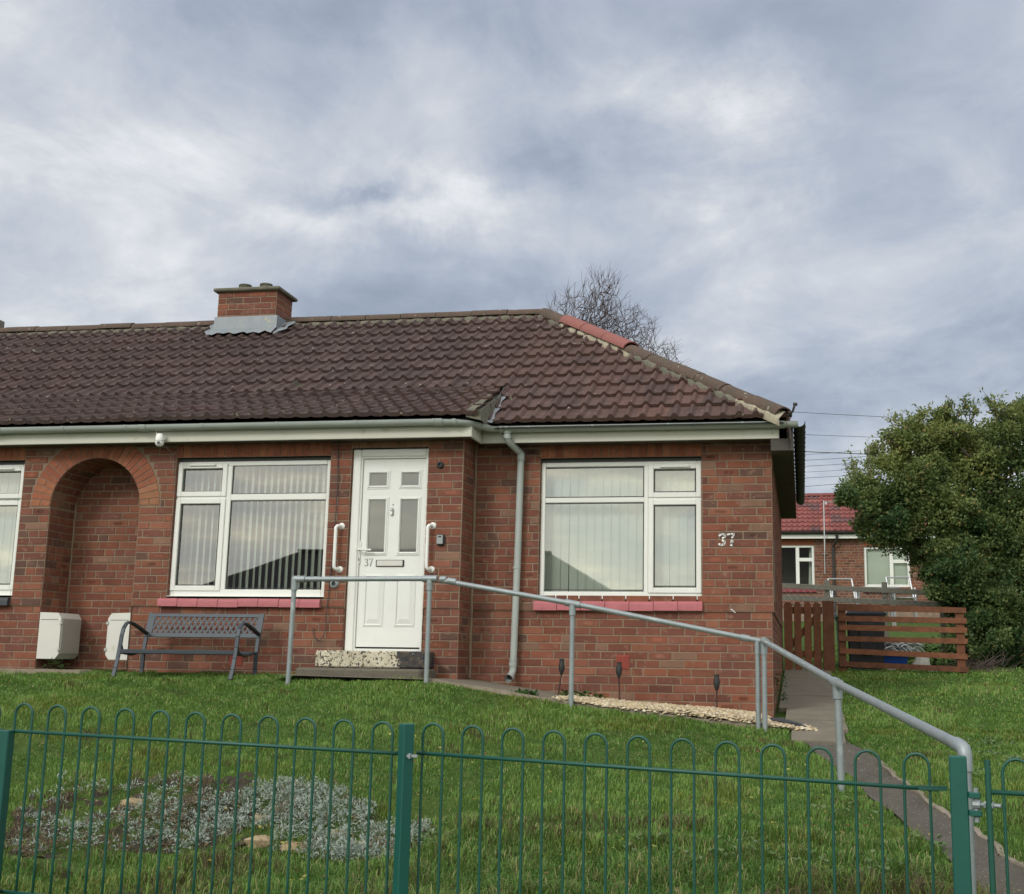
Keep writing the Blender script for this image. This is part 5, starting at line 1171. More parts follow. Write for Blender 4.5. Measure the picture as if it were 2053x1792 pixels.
# post and rail fence with wire netting
def rail_fence():
    Y = 10.; o = empty('post_and_rail_fence', (.6, Y, 1.9), 'weathered grey post-and-rail fence with wire netting behind the bins', 'fence')
    for (px_, py_) in ((1658, 1163), (1773, 1167), (1540, 1160), (1888, 1172), (2010, 1180)):
        t = onY(px_, py_, Y); p = MB(); p.box(t[0]-.045, t[0]+.045, Y-.045, Y+.045, float(T(t[0], Y))-.1, t[2], .006); p.build('post', M['greywood'], o)
    for (a, b, c) in (((1500, 1166), (2100, 1194), .085), ((1500, 1190), (2100, 1216), .085)):
        A, B = onY(*a, Y-.06), onY(*b, Y-.06); p = MB(); p.bar(A-np.array([0, 0, .04]), B-np.array([0, 0, .04]), .03, c, bev=.004); p.build('rail', M['greywood'], o)
    w = MB(); A, B = onY(1500, 1172, Y-.08), onY(2100, 1200, Y-.08); L = B[0]-A[0]; hgt = .55; s = .11; n = int(L/s)
    for i in range(n+6):
        for sgn in (1, -1):
            x0 = A[0]+i*s; x1 = x0+sgn*hgt*.8; z0 = A[2]+(B[2]-A[2])*(x0-A[0])/L
            w.tube([(x0, Y-.08, z0+.0), (x1, Y-.08, z0-hgt)], .0024, 3, cap=False)
    w.build('wire_netting', M['wire_light'], o)
rail_fence()
# garden furniture beyond that fence
def frame_chair(x, y, z, s, lab):
    o = empty('metal_chair', (x, y, z-.45*s), lab, 'chair', 'metal garden chairs beyond the wire fence'); f = MB(); r = .016
    for dx in (-.24, .24):
        f.tube([(x+dx*s, y-.22*s, z-.45*s), (x+dx*s, y-.22*s, z+.02), (x+dx*s*.98, y-.15*s, z+.2*s), (x+dx*s, y+.2*s, z+.2*s)], r, 6); f.tube([(x+dx*s, y+.22*s, z-.45*s), (x+dx*s, y+.2*s, z), (x+dx*s-.06, y+.3*s, z+.45*s)], r, 6)
    for q in ((-.22, 0.), (.22, 0.)): f.tube([(x-.24*s, y+q[0]*s, z), (x+.24*s, y+q[0]*s, z)], r, 6)
    f.build('frame', M['alu'], o); g = MB(); g.box(x-.22*s, x+.22*s, y-.2*s, y+.2*s, z-.01, z+.01); g.build('seat', M['alu'], o)
    g = MB(); g.tube([(x-.24*s-.06, y+.3*s, z+.45*s), (x+.24*s-.06, y+.3*s, z+.45*s)], r, 6); g.build('back_rail', M['alu'], o)
p = onY(1692, 1192, 12); frame_chair(p[0], 12, p[2]-.1, .9, 'metal framed garden chair left of the long glass table')
o = empty('garden_table', (1.2, 12.3, 2.1), 'long pale garden table standing beyond the wire fence', 'table')
a, b = onY(1712, 1179, 12.3), onY(1800, 1181, 12.3); q = MB(); q.box(a[0], b[0], 12.0, 12.7, a[2]-.02, a[2]+.01, .005); q.build('table_top', M['alu'], o)
for x in (a[0]+.08, b[0]-.08):
    for y in (12.06, 12.62): q = MB(); q.tube([(x, y, a[2]-.02), (x, y, a[2]-.74)], .018, 6); q.build('leg', M['alu'], o)
p = onY(1810, 1194, 12.5); frame_chair(p[0], 12.5, p[2]-.05, .9, 'metal framed garden chair right of the long glass table')
# ------------------------------------------------------------------ bungalow behind
def back_house():
    Y = 24.; o = empty('red_roofed_bungalow', (1, Y, 2.9), 'brick bungalow with bright red tiled roof far behind the wooden fences', 'house')
    x0, x1 = -9., 8.5; ez = 5.22; zg = 2.6
    w1 = (-1.6, .375, 3.80, 4.97); w2 = (1.735, 2.98, 3.80, 4.92)
    m_ = MB(); sheet(m_, (0, Y), X_, x0, x1, zg, ez, [w1, w2]); 
    global CH, BL
    CH, BL = .0762, .2286
    brickwork(m_, (0, Y), X_, Yn, x0+6, x1-2.0, 3.2, ez, [w1, w2, (w1[0], w1[1], w1[3], w1[3]+.2), (w2[0], w2[1], w2[3], w2[3]+.2)], zref=3.8, mj=.007, light=-.12)
    m_.quad((x1, Y, zg), (x1, Y+6, zg), (x1, Y+6, ez), (x1, Y, ez), mi=0); m_.quad((x0, Y+6, zg), (x0, Y, zg), (x0, Y, ez), (x0, Y+6, ez), mi=0); m_.quad((x1, Y+6, zg), (x0, Y+6, zg), (x0, Y+6, ez), (x1, Y+6, ez), mi=0)
    m_.build('wall', [M['mortar'], M['brick']], o)
    for w in (w1, w2):
        s = MB(); s.quad((w[0], Y-.004, w[3]), (w[1], Y-.004, w[3]), (w[1], Y-.004, w[3]+.2), (w[0], Y-.004, w[3]+.2), c=(.27, .09, .05, 1)); s.build('lintel', M['soldier'], o)
        s = MB(); s.box(w[0]-.05, w[1]+.05, Y-.06, Y+.02, w[2]-.16, w[2]-.06, .01); s.build('sill', M['darkred'], o)
        s = MB(); y = Y+.04; bar = lambda a, b, c, d: s.box(a, b, y, y+.05, c, d, .008)
        bar(w[0], w[0]+.07, w[2], w[3]); bar(w[1]-.07, w[1], w[2], w[3]); bar(w[0]+.07, w[1]-.07, w[3]-.07, w[3]); bar(w[0]+.07, w[1]-.07, w[2]-.06, w[2]+.07)
        mu = w[0]+(w[1]-w[0])*(.60 if w is w2 else .765); bar(mu-.05, mu+.05, w[2]+.07, w[3]-.07); bar(mu+.05, w[1]-.07, w[3]-.46, w[3]-.36)
        wo_ = s.build('window', M['upvc'], o); g = MB(); g.quad((w[0]+.07, y+.02, w[2]+.07), (w[1]-.07, y+.02, w[2]+.07), (w[1]-.07, y+.02, w[3]-.07), (w[0]+.07, y+.02, w[3]-.07)); g.build('pane', M['glass_dim'], wo_)
        bl = MB()
        if w is w2: bl.quad((w[0], y+.12, w[2]), (w[1], y+.12, w[2]), (w[1], y+.12, w[3]), (w[0], y+.12, w[3])); bl.build('blind', M['curtain'], wo_)
        else: bl.quad((w[1]-.17, y+.22, w[2]), (w[1]-.08, y+.22, w[2]), (w[1]-.08, y+.22, w[3]), (w[1]-.13, y+.22, w[3])); bl.build('curtain', M['curtain'], wo_)
        rb = MB(); rb.quad((w[0]-.1, y+1.2, w[2]-.1), (w[1]+.1, y+1.2, w[2]-.1), (w[1]+.1, y+1.2, w[3]+.1), (w[0]-.1, y+1.2, w[3]+.1)); rb.build('room', M['room'], wo_)
    r_ = MB(); rid = 3.0; rz = ez+.12+1.30; L = math.hypot(rid, 1.30); rows_ = 9; V = (0, rid/L, 1.30/L); cc = {}
    def cf(k, r, u):
        if (k, r) not in cc: 
            q = random.random(); c = (.235, .066, .056) if q < .72 else (.135, .062, .062) if q < .92 else (.29, .095, .075); kk = random.uniform(.85, 1.1); cc[(k, r)] = (c[0]*kk, c[1]*kk, c[2]*kk, 1)
        return cc[(k, r)]
    tiles(r_, (0, Y-.3, ez+.10), (1, 0, 0), V, x0-.2, x1+.2, rows_, L*1.0/rows_*1.1, cfun=cf, m=10, P=.30)
    r_.quad((x0-.2, Y-.3+rid*1.1, ez+.10+1.43), (x1+.2, Y-.3+rid*1.1, ez+.10+1.43), (x1+.2, Y+6.3, ez+.05), (x0-.2, Y+6.3, ez+.05), c=(.3, .08, .065, 1))
    r_.add([(x1+.1, Y-.3, ez), (x1+.1, Y+6.3, ez), (x1+.1, Y+3, ez+1.5)], [(0, 1, 2)], c=(.2, .07, .05, 1)); r_.add([(x0-.1, Y-.3, ez), (x0-.1, Y+6.3, ez), (x0-.1, Y+3, ez+1.5)], [(0, 2, 1)], c=(.2, .07, .05, 1))
    ro = r_.build('roof', M['red_roof'], o, smooth=50)
    cap_tiles('ridge_tiles', (x0-.2, Y-.3+rid*1.1, ez+1.53), (x1+.2, Y-.3+rid*1.1, ez+1.53), .12, .45, M['red_ridge'], ro)
    s = MB(); s.box(x0, x1, Y-.22, Y-.2, ez-.09, ez+.02); s.build('fascia', M['upvc'], o); s = MB(); gutter(s, [(x0, Y-.3, ez+.10), (x1, Y-.3, ez+.08)], .06); s.build('gutter', M['black_plastic'], o)
    s = MB(); s.tube([(1.0, Y-.3, ez+.03), (1.0, Y-.25, ez-.12), (.90, Y-.08, ez-.32), (.90, Y-.08, 2.9)], .036, 8); s.build('downpipe', M['black_plastic'], o)
    a = empty('television_aerial', (.66, Y-.35, 4.7), 'slim television aerial on a pole against the red roof', 'aerial')
    s = MB(); s.tube([(.66, Y-.38, 4.75), (.66, Y-.38, 6.17)], .018, 6); s.build('mast', M['alu'], a)
    s = MB(); s.tube([(.64, Y-.38, 6.12), (1.25, Y-.38, 6.14)], .012, 6)
    for k in range(7): s.tube([(.74+k*.075, Y-.6, 6.13), (.74+k*.075, Y-.16, 6.13)], .005, 4)
    s.box(.69, .75, Y-.42, Y-.34, 6.06, 6.14); s.build('array', M['alu'], a)
    s = MB(); s.tube([(.66, Y-.06, 4.15), (.66, Y-.06, 4.95)], .014, 6); s.tube([(.60, Y-.06, 4.72), (.72, Y-.06, 4.72)], .012, 6); s.build('bracket', M['alu'], a)
M['darkred'] = pbr('dark_red_paint', (.20, .03, .035), .6); M['red_ridge'] = pbr('red_ridge', (.17, .045, .042), .75); M['glass_dim'] = glass('dim_glass', -.045)
back_house()
# ------------------------------------------------------------------ hedge tree on the right
def vnoise(P, s, seed=0):
    """cheap smooth pseudo-noise, sum of sines"""
    x, y, z = (P*s).T; r = np.random.default_rng(seed); v = np.zeros(len(P))
    for k in range(6):
        a = r.uniform(-1, 1, 3)*(1.6+.5*k); ph = r.uniform(0, 6.28); v += np.sin(a[0]*x+a[1]*y+a[2]*z+ph)
    return v/6**.5
def leaves_mesh(name, P, Nrm, L, Wd, C, mat, parent):
    n = len(P); d = rng.normal(size=(n, 3))*.8+Nrm*.55+np.array([0, 0, .15]); d /= np.linalg.norm(d, axis=1)[:, None]
    s = np.cross(d, rng.normal(size=(n, 3))); s /= np.linalg.norm(s, axis=1)[:, None]+1e-9; u = np.cross(d, s)
    L = L[:, None]; Wd = Wd[:, None]
    V = np.stack([P, P+d*L*.45+s*Wd+u*Wd*.3, P+d*L, P+d*L*.45-s*Wd+u*Wd*.3], 1).reshape(-1, 3)
    me = bpy.data.meshes.new(name); me.vertices.add(4*n); o0 = np.array(ORG[parent.name]); me.vertices.foreach_set('co', (V-o0).astype(np.float32).ravel())
    idx = np.arange(n)*4; F_ = np.stack([idx, idx+1, idx+2, idx, idx+2, idx+3], 1).ravel().astype(np.int32)
    me.loops.add(6*n); me.loops.foreach_set('vertex_index', F_); me.polygons.add(2*n); me.polygons.foreach_set('loop_start', np.arange(2*n, dtype=np.int32)*3)
    me.materials.append(mat); me.update(calc_edges=True)
    at = me.color_attributes.new('col', 'FLOAT_COLOR', 'POINT'); at.data.foreach_set('color', np.repeat(np.c_[C, np.ones(n)], 4, axis=0).astype(np.float32).ravel())
    o = bpy.data.objects.new(name, me); COL.objects.link(o); o.parent = parent; ORG[o.name] = Vector(o0); return o
def hedge_tree():
    o = empty('hedge_tree', (3.4, 7.6, 1.45), 'big bushy olive-green tree spilling over the right end of the slatted fence', 'tree')
    Y0 = 7.5
    def at(px_, py_, Y=Y0): return onY(px_, py_, Y)
    lob = []
    base_l = ((2040, 960, 120, 125, 8.1), (1930, 970, 105, 105, 7.9), (1850, 920, 76, 66, 7.6), (1790, 985, 74, 66, 7.3), (1738, 988, 46, 26, 7.2), (1772, 1046, 58, 34, 7.2), (1860, 1050, 105, 75, 7.5), (1990, 1120, 110, 110, 7.7), (2110, 1120, 120, 150, 8.0), (1970, 1225, 66, 82, 7.3), (2055, 1270, 100, 95, 7.5), (1990, 1322, 40, 45, 7.0), (1925, 1195, 48, 42, 7.2), (1950, 1290, 34, 50, 7.1), (1890, 1130, 50, 38, 7.3), (1925, 1125, 55, 48, 7.0), (2060, 880, 80, 58, 8.1), (1900, 880, 45, 38, 7.7), (2200, 1000, 140, 190, 8.2), (2180, 1250, 110, 120, 8.0))
    r2 = random.Random(3); small = []
    for (px_, py_, rx, rz, Y) in base_l:
        for k in range(9 if rx > 70 else 4):
            a_ = r2.uniform(0, 6.283); small.append((px_+rx*math.cos(a_)*r2.uniform(.6, 1.02), py_+rz*math.sin(a_)*r2.uniform(.6, 1.0), r2.uniform(15, 34), r2.uniform(12, 26), Y-r2.uniform(0, .9)))
    for (px_, py_, rx, rz, Y) in base_l+tuple(small):
        c = at(px_, py_, Y); k = (Y+11.5)/F; lob.append((c, rx*k, rz*k, .8*(rx+rz)*.5*k+(.35 if rx > 40 else .05)))
    Ps, Ns = [], []
    for c, rx, rz, ry in lob:
        vol = rx*rz*ry; n = int(10500*(rx*rz+rx*ry+rz*ry)/1.3)+90
        u = rng.normal(size=(n, 3)); u /= np.linalg.norm(u, axis=1)[:, None]
        rad = 1-.42*rng.random(n)**1.7
        P = u*rad[:, None]*np.array([rx, ry, rz])
        bump = vnoise(u+c, 3.1, 3)*.11+vnoise(u+c, 7., 5)*.07
        P = P*(1+bump*1.5)[:, None]+c
        Ps.append(P); Ns.append(u)
    P = np.concatenate(Ps); Nn = np.concatenate(Ns)
    dens = vnoise(P, 2.6, 9)+.7*vnoise(P, 6.5, 12); keep = dens > -.85+rng.random(len(P))*.5; P, Nn = P[keep], Nn[keep]
    # outer clumps and sprigs
    sp = []; sn = []
    tips = [(1988, 812), (1962, 818), (2005, 830), (1752, 925), (1782, 838), (1800, 855), (1835, 835), (1712, 985), (1695, 983), (1725, 965), (1700, 1005), (1850, 826), (1890, 822), (1925, 825), (1770, 870), (1745, 900), (1835, 1108), (1870, 1125), (1815, 1085), (2035, 815), (1718, 950), (1765, 1065), (1790, 1095), (1822, 1120), (1905, 1170), (1880, 1160)]
    tips += [(int(1700+t*353+random.uniform(-12, 12)), int(978-168*min(1, t*2.0)**.55+random.uniform(-14, 10))) for t in np.linspace(.02, 1, 26)]
    tw = MB()
    for (a, b) in tips:
        e = at(a, b, random.uniform(6.9, 7.7)); c = min(lob, key=lambda l: np.linalg.norm(l[0]-e))[0]; s0 = e+(c-e)*.45
        tw.tube([s0, (s0+e)/2+rng.normal(size=3)*.03, e], [.009, .006, .003], 5)
        for br in range(5):
            t0 = random.uniform(.2, .9); b0 = s0+(e-s0)*t0; b1 = b0+(e-s0)*.25*random.random()+rng.normal(size=3)*.09; tw.tube([b0, b1], [.004, .002], 4)
            for k in range(9): q = b0+(b1-b0)*random.random()+rng.normal(size=3)*.025; sp.append(q); sn.append((b1-b0)/(np.linalg.norm(b1-b0)+1e-6))
        for k in range(20): q = s0+(e-s0)*random.uniform(.2, 1.05)+rng.normal(size=3)*.03; sp.append(q); sn.append((e-s0)/np.linalg.norm(e-s0))
    P = np.concatenate([P, np.array(sp)]); Nn = np.concatenate([Nn, np.array(sn)]); n = len(P)
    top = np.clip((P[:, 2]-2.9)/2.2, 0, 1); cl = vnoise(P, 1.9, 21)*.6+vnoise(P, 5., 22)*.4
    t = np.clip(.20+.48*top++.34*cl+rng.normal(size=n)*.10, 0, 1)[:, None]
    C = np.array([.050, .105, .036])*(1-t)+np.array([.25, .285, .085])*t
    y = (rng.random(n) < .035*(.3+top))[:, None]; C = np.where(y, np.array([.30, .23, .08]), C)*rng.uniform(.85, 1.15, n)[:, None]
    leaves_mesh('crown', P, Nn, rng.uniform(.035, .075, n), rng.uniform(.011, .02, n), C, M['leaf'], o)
    for k in range(60):
        c, rx, rz, ry = lob[k % len(lob)]; b0 = c+rng.normal(size=3)*np.array([rx, ry, rz])*.15; u = rng.normal(size=3); u /= np.linalg.norm(u); b1 = c+u*np.array([rx, ry, rz])*.97
        tw.tube([b0, (b0+b1)/2+rng.normal(size=3)*.06, b1], [.022, .013, .005], 6)
    tw.build('branches', M['bark'], o)
    tr = MB()
    for k, (x, y) in enumerate(((3.0, 7.4), (3.5, 7.9), (4.2, 7.7), (2.75, 7.2), (4.9, 8.1))):
        c = lob[(k*3+1) % len(lob)][0]; tr.tube([(x, y, float(T(x, y))-.1), (x+.1, y, 2.1), ((x+c[0])/2, (y+c[1])/2, 2.9), tuple(c)], [.10, .075, .05, .03], 10)
    tr.build('trunk', M['bark'], o, smooth=True)
    d = MB()
    for k in range(120):
        a = at(random.uniform(1930, 2010), random.uniform(1330, 1362), random.uniform(5.7, 6.6)); b = a+np.array([random.uniform(-.4, .4), random.uniform(-.1, .2), random.uniform(-.02, .25)]); d.tube([a, (a+b)/2+rng.normal(size=3)*.03, b], [.005, .004, .002], 4, cap=False)
    tag(d.build('brushwood', M['twig'], None, org=(2.6, 6.1, 1.5)), 'tangle of dry brown twigs on the ground right of the slatted fence', 'brushwood', kind='stuff')
hedge_tree()
# low growth behind the slatted fence, right part
leaf_plant('shrub', 1.85, 6.9, 1.55, 900, .42, .55, [(.03, .06, .015), (.05, .085, .02)], 'dark low shrub behind the right end of the slatted fence', 'shrub', (.04, .08))
# ------------------------------------------------------------------ bare tree beyond the roof
def bare_tree():
    Y = 30.; o = empty('bare_tree', (-6.9, Y, 3.2), 'bare leafless tree rising beyond the roof hip', 'tree'); r_ = np.random.default_rng(8)
    nodes = [np.array([-6.95, Y, 3.1])]; par = [-1]
    def chain(pts, start):
        k = start
        for p in pts: nodes.append(np.array(p, float)); par.append(k); k = len(nodes)-1
        return k
    k0 = chain([(-6.95, Y, 3.1+.5*i) for i in range(1, 12)], 0)
    for tx, ty, tz, n in ((-7.9, -.6, 12.9, 12), (-7.0, .3, 13.4, 12), (-6.6, -.4, 12.6, 11), (-5.6, .4, 12.2, 12)):
        b = nodes[k0]; e = np.array([tx, Y+ty, tz]); chain([b+(e-b)*(i/n)+np.array([0, 0, .35*math.sin(math.pi*i/n)])+r_.normal(size=3)*.04 for i in range(1, n+1)], k0)
    T_ = []
    for (cx, cy, cz, rx, rz, n) in ((-7.75, Y, 12.75, 1.15, 1.75, 620), (-6.75, Y, 13.15, 1.0, 1.95, 760), (-5.75, Y, 12.3, 1.25, 1.45, 620), (-4.9, Y, 11.7, 1.0, .8, 220)):
        u = r_.normal(size=(n, 3)); u /= np.linalg.norm(u, axis=1)[:, None]; u *= (r_.random(n)**.42)[:, None]; T_.append(u*np.array([rx, 1.1, rz])+np.array([cx, cy, cz]))
    T_ = np.concatenate(T_); base = nodes[k0]; T_ = T_[np.argsort(np.linalg.norm(T_-base, axis=1))]
    A = np.array(nodes)
    for t in T_:
        d = np.linalg.norm(A-t, axis=1)+.25*np.maximum(0, A[:, 2]-t[2])+(A[:, 2] < 7)*9; i = int(np.argmin(d)); b = A[i]
        if d[i] < .09: continue
        m_ = (b+t)/2+r_.normal(size=3)*.02*d[i]+np.array([0, 0, -.06*d[i]])
        k = chain([m_, t], i); A = np.vstack([A, nodes[-2], nodes[-1]])
    n = len(nodes); cnt = np.zeros(n)
    kids = [[] for _ in range(n)]
    for i in range(1, n): kids[par[i]].append(i)
    for i in range(n-1, -1, -1): cnt[i] = 1 if not kids[i] else cnt[i]+0
    for i in range(n-1, 0, -1): cnt[par[i]] += cnt[i]
    rad = .0052*np.maximum(cnt, 1)**.50+.0028
    tk = MB(); tw = MB()
    for i in range(1, n): (tk if rad[i] > .05 else tw).tube([nodes[par[i]], nodes[i]], [min(rad[par[i]], rad[i]*1.25), rad[i]], 7 if rad[i] > .05 else 3, cap=False)
    for i in range(n):
        if kids[i] or nodes[i][2] < 9: continue
        d = nodes[i]-nodes[par[i]]; d /= np.linalg.norm(d)+1e-6; up = np.array([.18, 0, .65 if nodes[i][0] < -6.2 else .15])
        for q in range(4):
            e = d*.8+up+r_.normal(size=3)*.33; e /= np.linalg.norm(e); L = r_.uniform(.28, .62); p1 = nodes[i]+e*L*.5; e2 = e+r_.normal(size=3)*.08+up*.25; e2 /= np.linalg.norm(e2)
            tw.tube([nodes[i], p1, p1+e2*L*.5], [.0055, .0045, .003], 3, cap=False)
    tk.build('trunk', M['bark'], o, smooth=True); tw.build('crown', M['twig'], o)
bare_tree()
# ------------------------------------------------------------------ utility pole and wires
o = empty('utility_pole', (3.15, 45, 3.6), 'wooden utility pole standing behind the hedge tree', 'pole')
q = MB(); q.tube([(3.15, 45, 3.4), (3.15, 45, 11.4)], [.17, .13], 10); q.build('shaft', M['greywood'], o)
for dz in (.35, .75): q = MB(); q.tube([(2.95, 44.86, 11.4-dz), (3.35, 44.86, 11.4-dz)], .04, 6); q.tube([(2.95, 44.86, 11.36-dz), (2.95, 44.86, 11.5-dz)], .05, 8); q.build('insulator_bar', M['black_plastic'], o)
G4 = lambda x, y: ((1900+x/2.656)*.768, (1000+y/2.656)*.768)
names = ['topmost', 'second highest', 'thick third', 'fourth', 'fifth', 'sixth', 'seventh', 'eighth', 'lowest']
for i, (a, b, r) in enumerate((((415, 190), (1380, 243), .013), ((455, 345), (1040, 370), .012), ((455, 463), (1060, 490), .022), ((455, 492), (925, 468), .010), ((465, 530), (960, 508), .012), ((470, 572), (960, 548), .012), ((475, 612), (960, 590), .010), ((478, 652), (960, 632), .012), ((480, 712), (960, 680), .012))):
    A, B = onY(*G4(*a), 44.9), onY(*G4(*b), 44.9); d = (B-A); A = A-d*.9; B = B+d*(.5 if i < 3 else .0); mid = (A+B)/2
    cable('overhead_wire', [A, A*.75+B*.25-np.array([0, 0, .04]), mid-np.array([0, 0, .055]), A*.25+B*.75-np.array([0, 0, .04]), B], r, M['wire'], f'{names[i]} of the overhead wires right of the roof corner', 'wire', 'overhead wires', 4)
# ------------------------------------------------------------------ house across the street (seen in the window glass)
def opposite():
    y = -30.; o = empty('opposite_bungalow', (-13, y, 0), 'hip-roofed bungalow across the street mirrored in the window glass', 'house')
    x0, x1 = -22.2, -4.7; ez, rz = 3.0, 5.35
    w = MB(); w.box(x0+.4, x1-.4, y-3.2, y+3.2, -.3, ez); w.build('wall', M['render'], o)
    r_ = MB(); a, b = -17.5, -8.55; v = [(x0, y-3.6, ez), (x1, y-3.6, ez), (x1, y+3.6, ez), (x0, y+3.6, ez), (a, y, rz), (b, y, rz)]
    r_.add(v, [(3, 2, 5, 4), (1, 0, 4, 5), (2, 1, 5), (0, 3, 4), (0, 1, 2, 3)]); ro = r_.build('roof', M['dark_roof'], o)
    cap_tiles('ridge_tiles', (a, y, rz), (b, y, rz), .12, .45, M['dark_roof'], ro)
    for xx in (-19.5, -15, -11, -7.4):
        q = MB(); q.box(xx-.75, xx+.75, y+3.2, y+3.26, .9, 2.2); wo_ = q.build('window', M['upvc'], o); q = MB(); q.box(xx-.67, xx+.67, y+3.261, y+3.27, .98, 2.12); q.build('pane', M['obscure'], wo_)
    q = MB(); q.box(-13.4, -12.5, y+3.2, y+3.27, .0, 2.05); q.build('door', M['darkred'], o)
opposite()
# ------------------------------------------------------------------ lawn
def stone(x, y, s, lab, flat=.6):
    z = float(T(x, y)); mb = MB(); n = 8; rr = random.Random(int(x*100)); vs = []
    for k, (q, h) in enumerate(((.85, 0), (1., .35), (.9, .75), (.55, 1.))):
        for i in range(n): a = 6.283*i/n; j = rr.uniform(.82, 1.15); vs.append((x+s*q*math.cos(a)*j, y+s*.7*q*math.sin(a)*j, z-.03+s*flat*(h+rr.uniform(-.08, .08))))
    vs.append((x, y, z-.03+s*flat*1.03)); mb.add(vs, [(k*n+i, k*n+(i+1) % n, (k+1)*n+(i+1) % n, (k+1)*n+i) for k in range(3) for i in range(n)]+[(3*n+i, 3*n+(i+1) % n, 4*n) for i in range(n)])
    tag(mb.build('stone', M['stone'], None, smooth=25, org=(x, y, z)), lab, 'stone', 'sandstones in the planted bank')
STN = []
for (px_, py_, s, lab) in ((527, 1642, .085, 'brown sandstone high in the silver planting'), (523, 1690, .105, 'flat tan sandstone low at the left of the silver planting'), (520, 1708, .045, 'small round stone under the flat tan sandstone'), (682, 1672, .085, 'angular tan sandstone in the middle of the silver plants'), (722, 1698, .095, 'wedge-shaped yellow sandstone nearest the fence post'), (592, 1700, .10, 'dark brown stone in the shade of the silver plants'), (268, 1612, .10, 'weathered brown stone at the left of the bank')):
    p = onT(px_, py_); STN.append(p); stone(p[0], p[1], s, lab)
# silver ground cover
bed = [tuple(onT(*p)[:2]) for p in ((440, 1600), (560, 1575), (640, 1590), (740, 1625), (790, 1655), (880, 1680), (830, 1715), (720, 1735), (600, 1720), (480, 1700), (340, 1700), (300, 1640))]
bed2 = [tuple(onT(*p)[:2]) for p in ((20, 1640), (120, 1580), (330, 1565), (560, 1575), (600, 1620), (640, 1700), (600, 1712), (300, 1712), (20, 1722))]
so_ = MB(); n = 26
for i in range(46):
    for j in range(n):
        pass
bx0, bx1, by0, by1 = -5.6, -1.9, -4.6, -3.2; nxg, nyg = 190, 80; vs = []; 
for j in range(nyg+1):
    for i in range(nxg+1):
        x = bx0+(bx1-bx0)*i/nxg; y = by0+(by1-by0)*j/nyg; vs.append((x, y, float(T(x, y))))
va = np.array(vs); xy = np.c_[va[:, :2], va[:, 0]*0]; va[:, 2] += -.002+.018*vnoise(xy, 13., 51)+.014*vnoise(xy, 27., 52); so_.v = va.tolist(); cen = [(bx0+(bx1-bx0)*(i+.5)/nxg, by0+(by1-by0)*(j+.5)/nyg) for j in range(nyg) for i in range(nxg)]; cna = np.array(cen); ib = inpoly(cna[:, 0]+.05*np.sin(cna[:, 1]*31), cna[:, 1]+.05*np.sin(cna[:, 0]*23)+.04*np.sin(cna[:, 0]*9), bed2) & (vnoise(np.c_[cna, cna[:, :1]*0], 6., 41) > -1.3)
so_.f = [(j*(nxg+1)+i, j*(nxg+1)+i+1, (j+1)*(nxg+1)+i+1, (j+1)*(nxg+1)+i) for j in range(nyg) for i in range(nxg) if ib[j*nxg+i]]; so_.c = [(1, 1, 1, 1)]*len(so_.f); so_.mi = [0]*len(so_.f)
tag(so_.build('bank_soil', M['soil'], smooth=True), kind='structure')
def silver():
    P, Nn, L, Wd, C = [], [], [], [], []
    k = 0; rr = np.random.default_rng(4)
    cl = []
    while len(cl) < 820:
        x, y = rr.uniform(-5.4, -1.9), rr.uniform(-4.6, -3.1)
        ins = bool(inpoly([x], [y], bed)[0]); ins2 = bool(inpoly([x], [y], bed2)[0])
        if not ins and not (ins2 and rr.random() < .38): continue
        if any((x-s[0])**2+(y-s[1])**2 < .009 for s in STN) and rr.random() < .85: continue
        if math.sin(x*6.1+y*3)+math.sin(y*8.3-x*2.7) < -1.05: continue
        cl.append((x, y))
    for ci, (x, y) in enumerate(cl):
        dead = rr.random() < (.42 if x < -3.7 else .12)
        z = float(T(x, y)); m_ = 24; h = rr.uniform(.015, .10)
        ang = rr.uniform(0, 6.283, m_); r = rr.uniform(.0, .055, m_); 
        for a, q in zip(ang, r):
            P.append((x+q*math.cos(a), y+q*math.sin(a), z+h*(1-q/.09)+rr.uniform(0, .02))); Nn.append((math.cos(a)*.9, math.sin(a)*.9, .6)); L.append(rr.uniform(.015, .036)); Wd.append(rr.uniform(.0025, .0050)); t = rr.random(); C.append((.13+.12*t, .095+.09*t, .055+.06*t) if dead else (.33+.14*t, .39+.13*t, .34+.13*t) if rr.random() < .8 else (.11, .16, .08))
    for k in range(5200):
        x, y = rr.uniform(-5.6, -1.9), rr.uniform(-4.7, -3.1)
        if not (inpoly([x], [y], bed2)[0] or (inpoly([x], [y], bed)[0] and rr.random() < .5)): continue
        a = rr.uniform(0, 6.283); t = rr.random()
        P.append((x, y, float(T(x, y))+rr.uniform(.0, .04))); Nn.append((math.cos(a), math.sin(a), rr.uniform(-.2, .5))); L.append(rr.uniform(.012, .05)); Wd.append(rr.uniform(.0015, .006)); C.append([(.20, .15, .09), (.11, .075, .045), (.30, .25, .17), (.07, .10, .035), (.16, .09, .055)][int(t*5)])
    o = empty('tmp_parent', (0, 0, 0), None, None); ob = leaves_mesh('silver_ground_cover', np.array(P), np.array(Nn), np.array(L), np.array(Wd), np.array(C), M['leaf'], o); ob.parent = None; bpy.data.objects.remove(o)
    tag(ob, 'silver-grey leafy ground cover spreading over the stony bank', 'ground cover', kind='stuff')
silver()
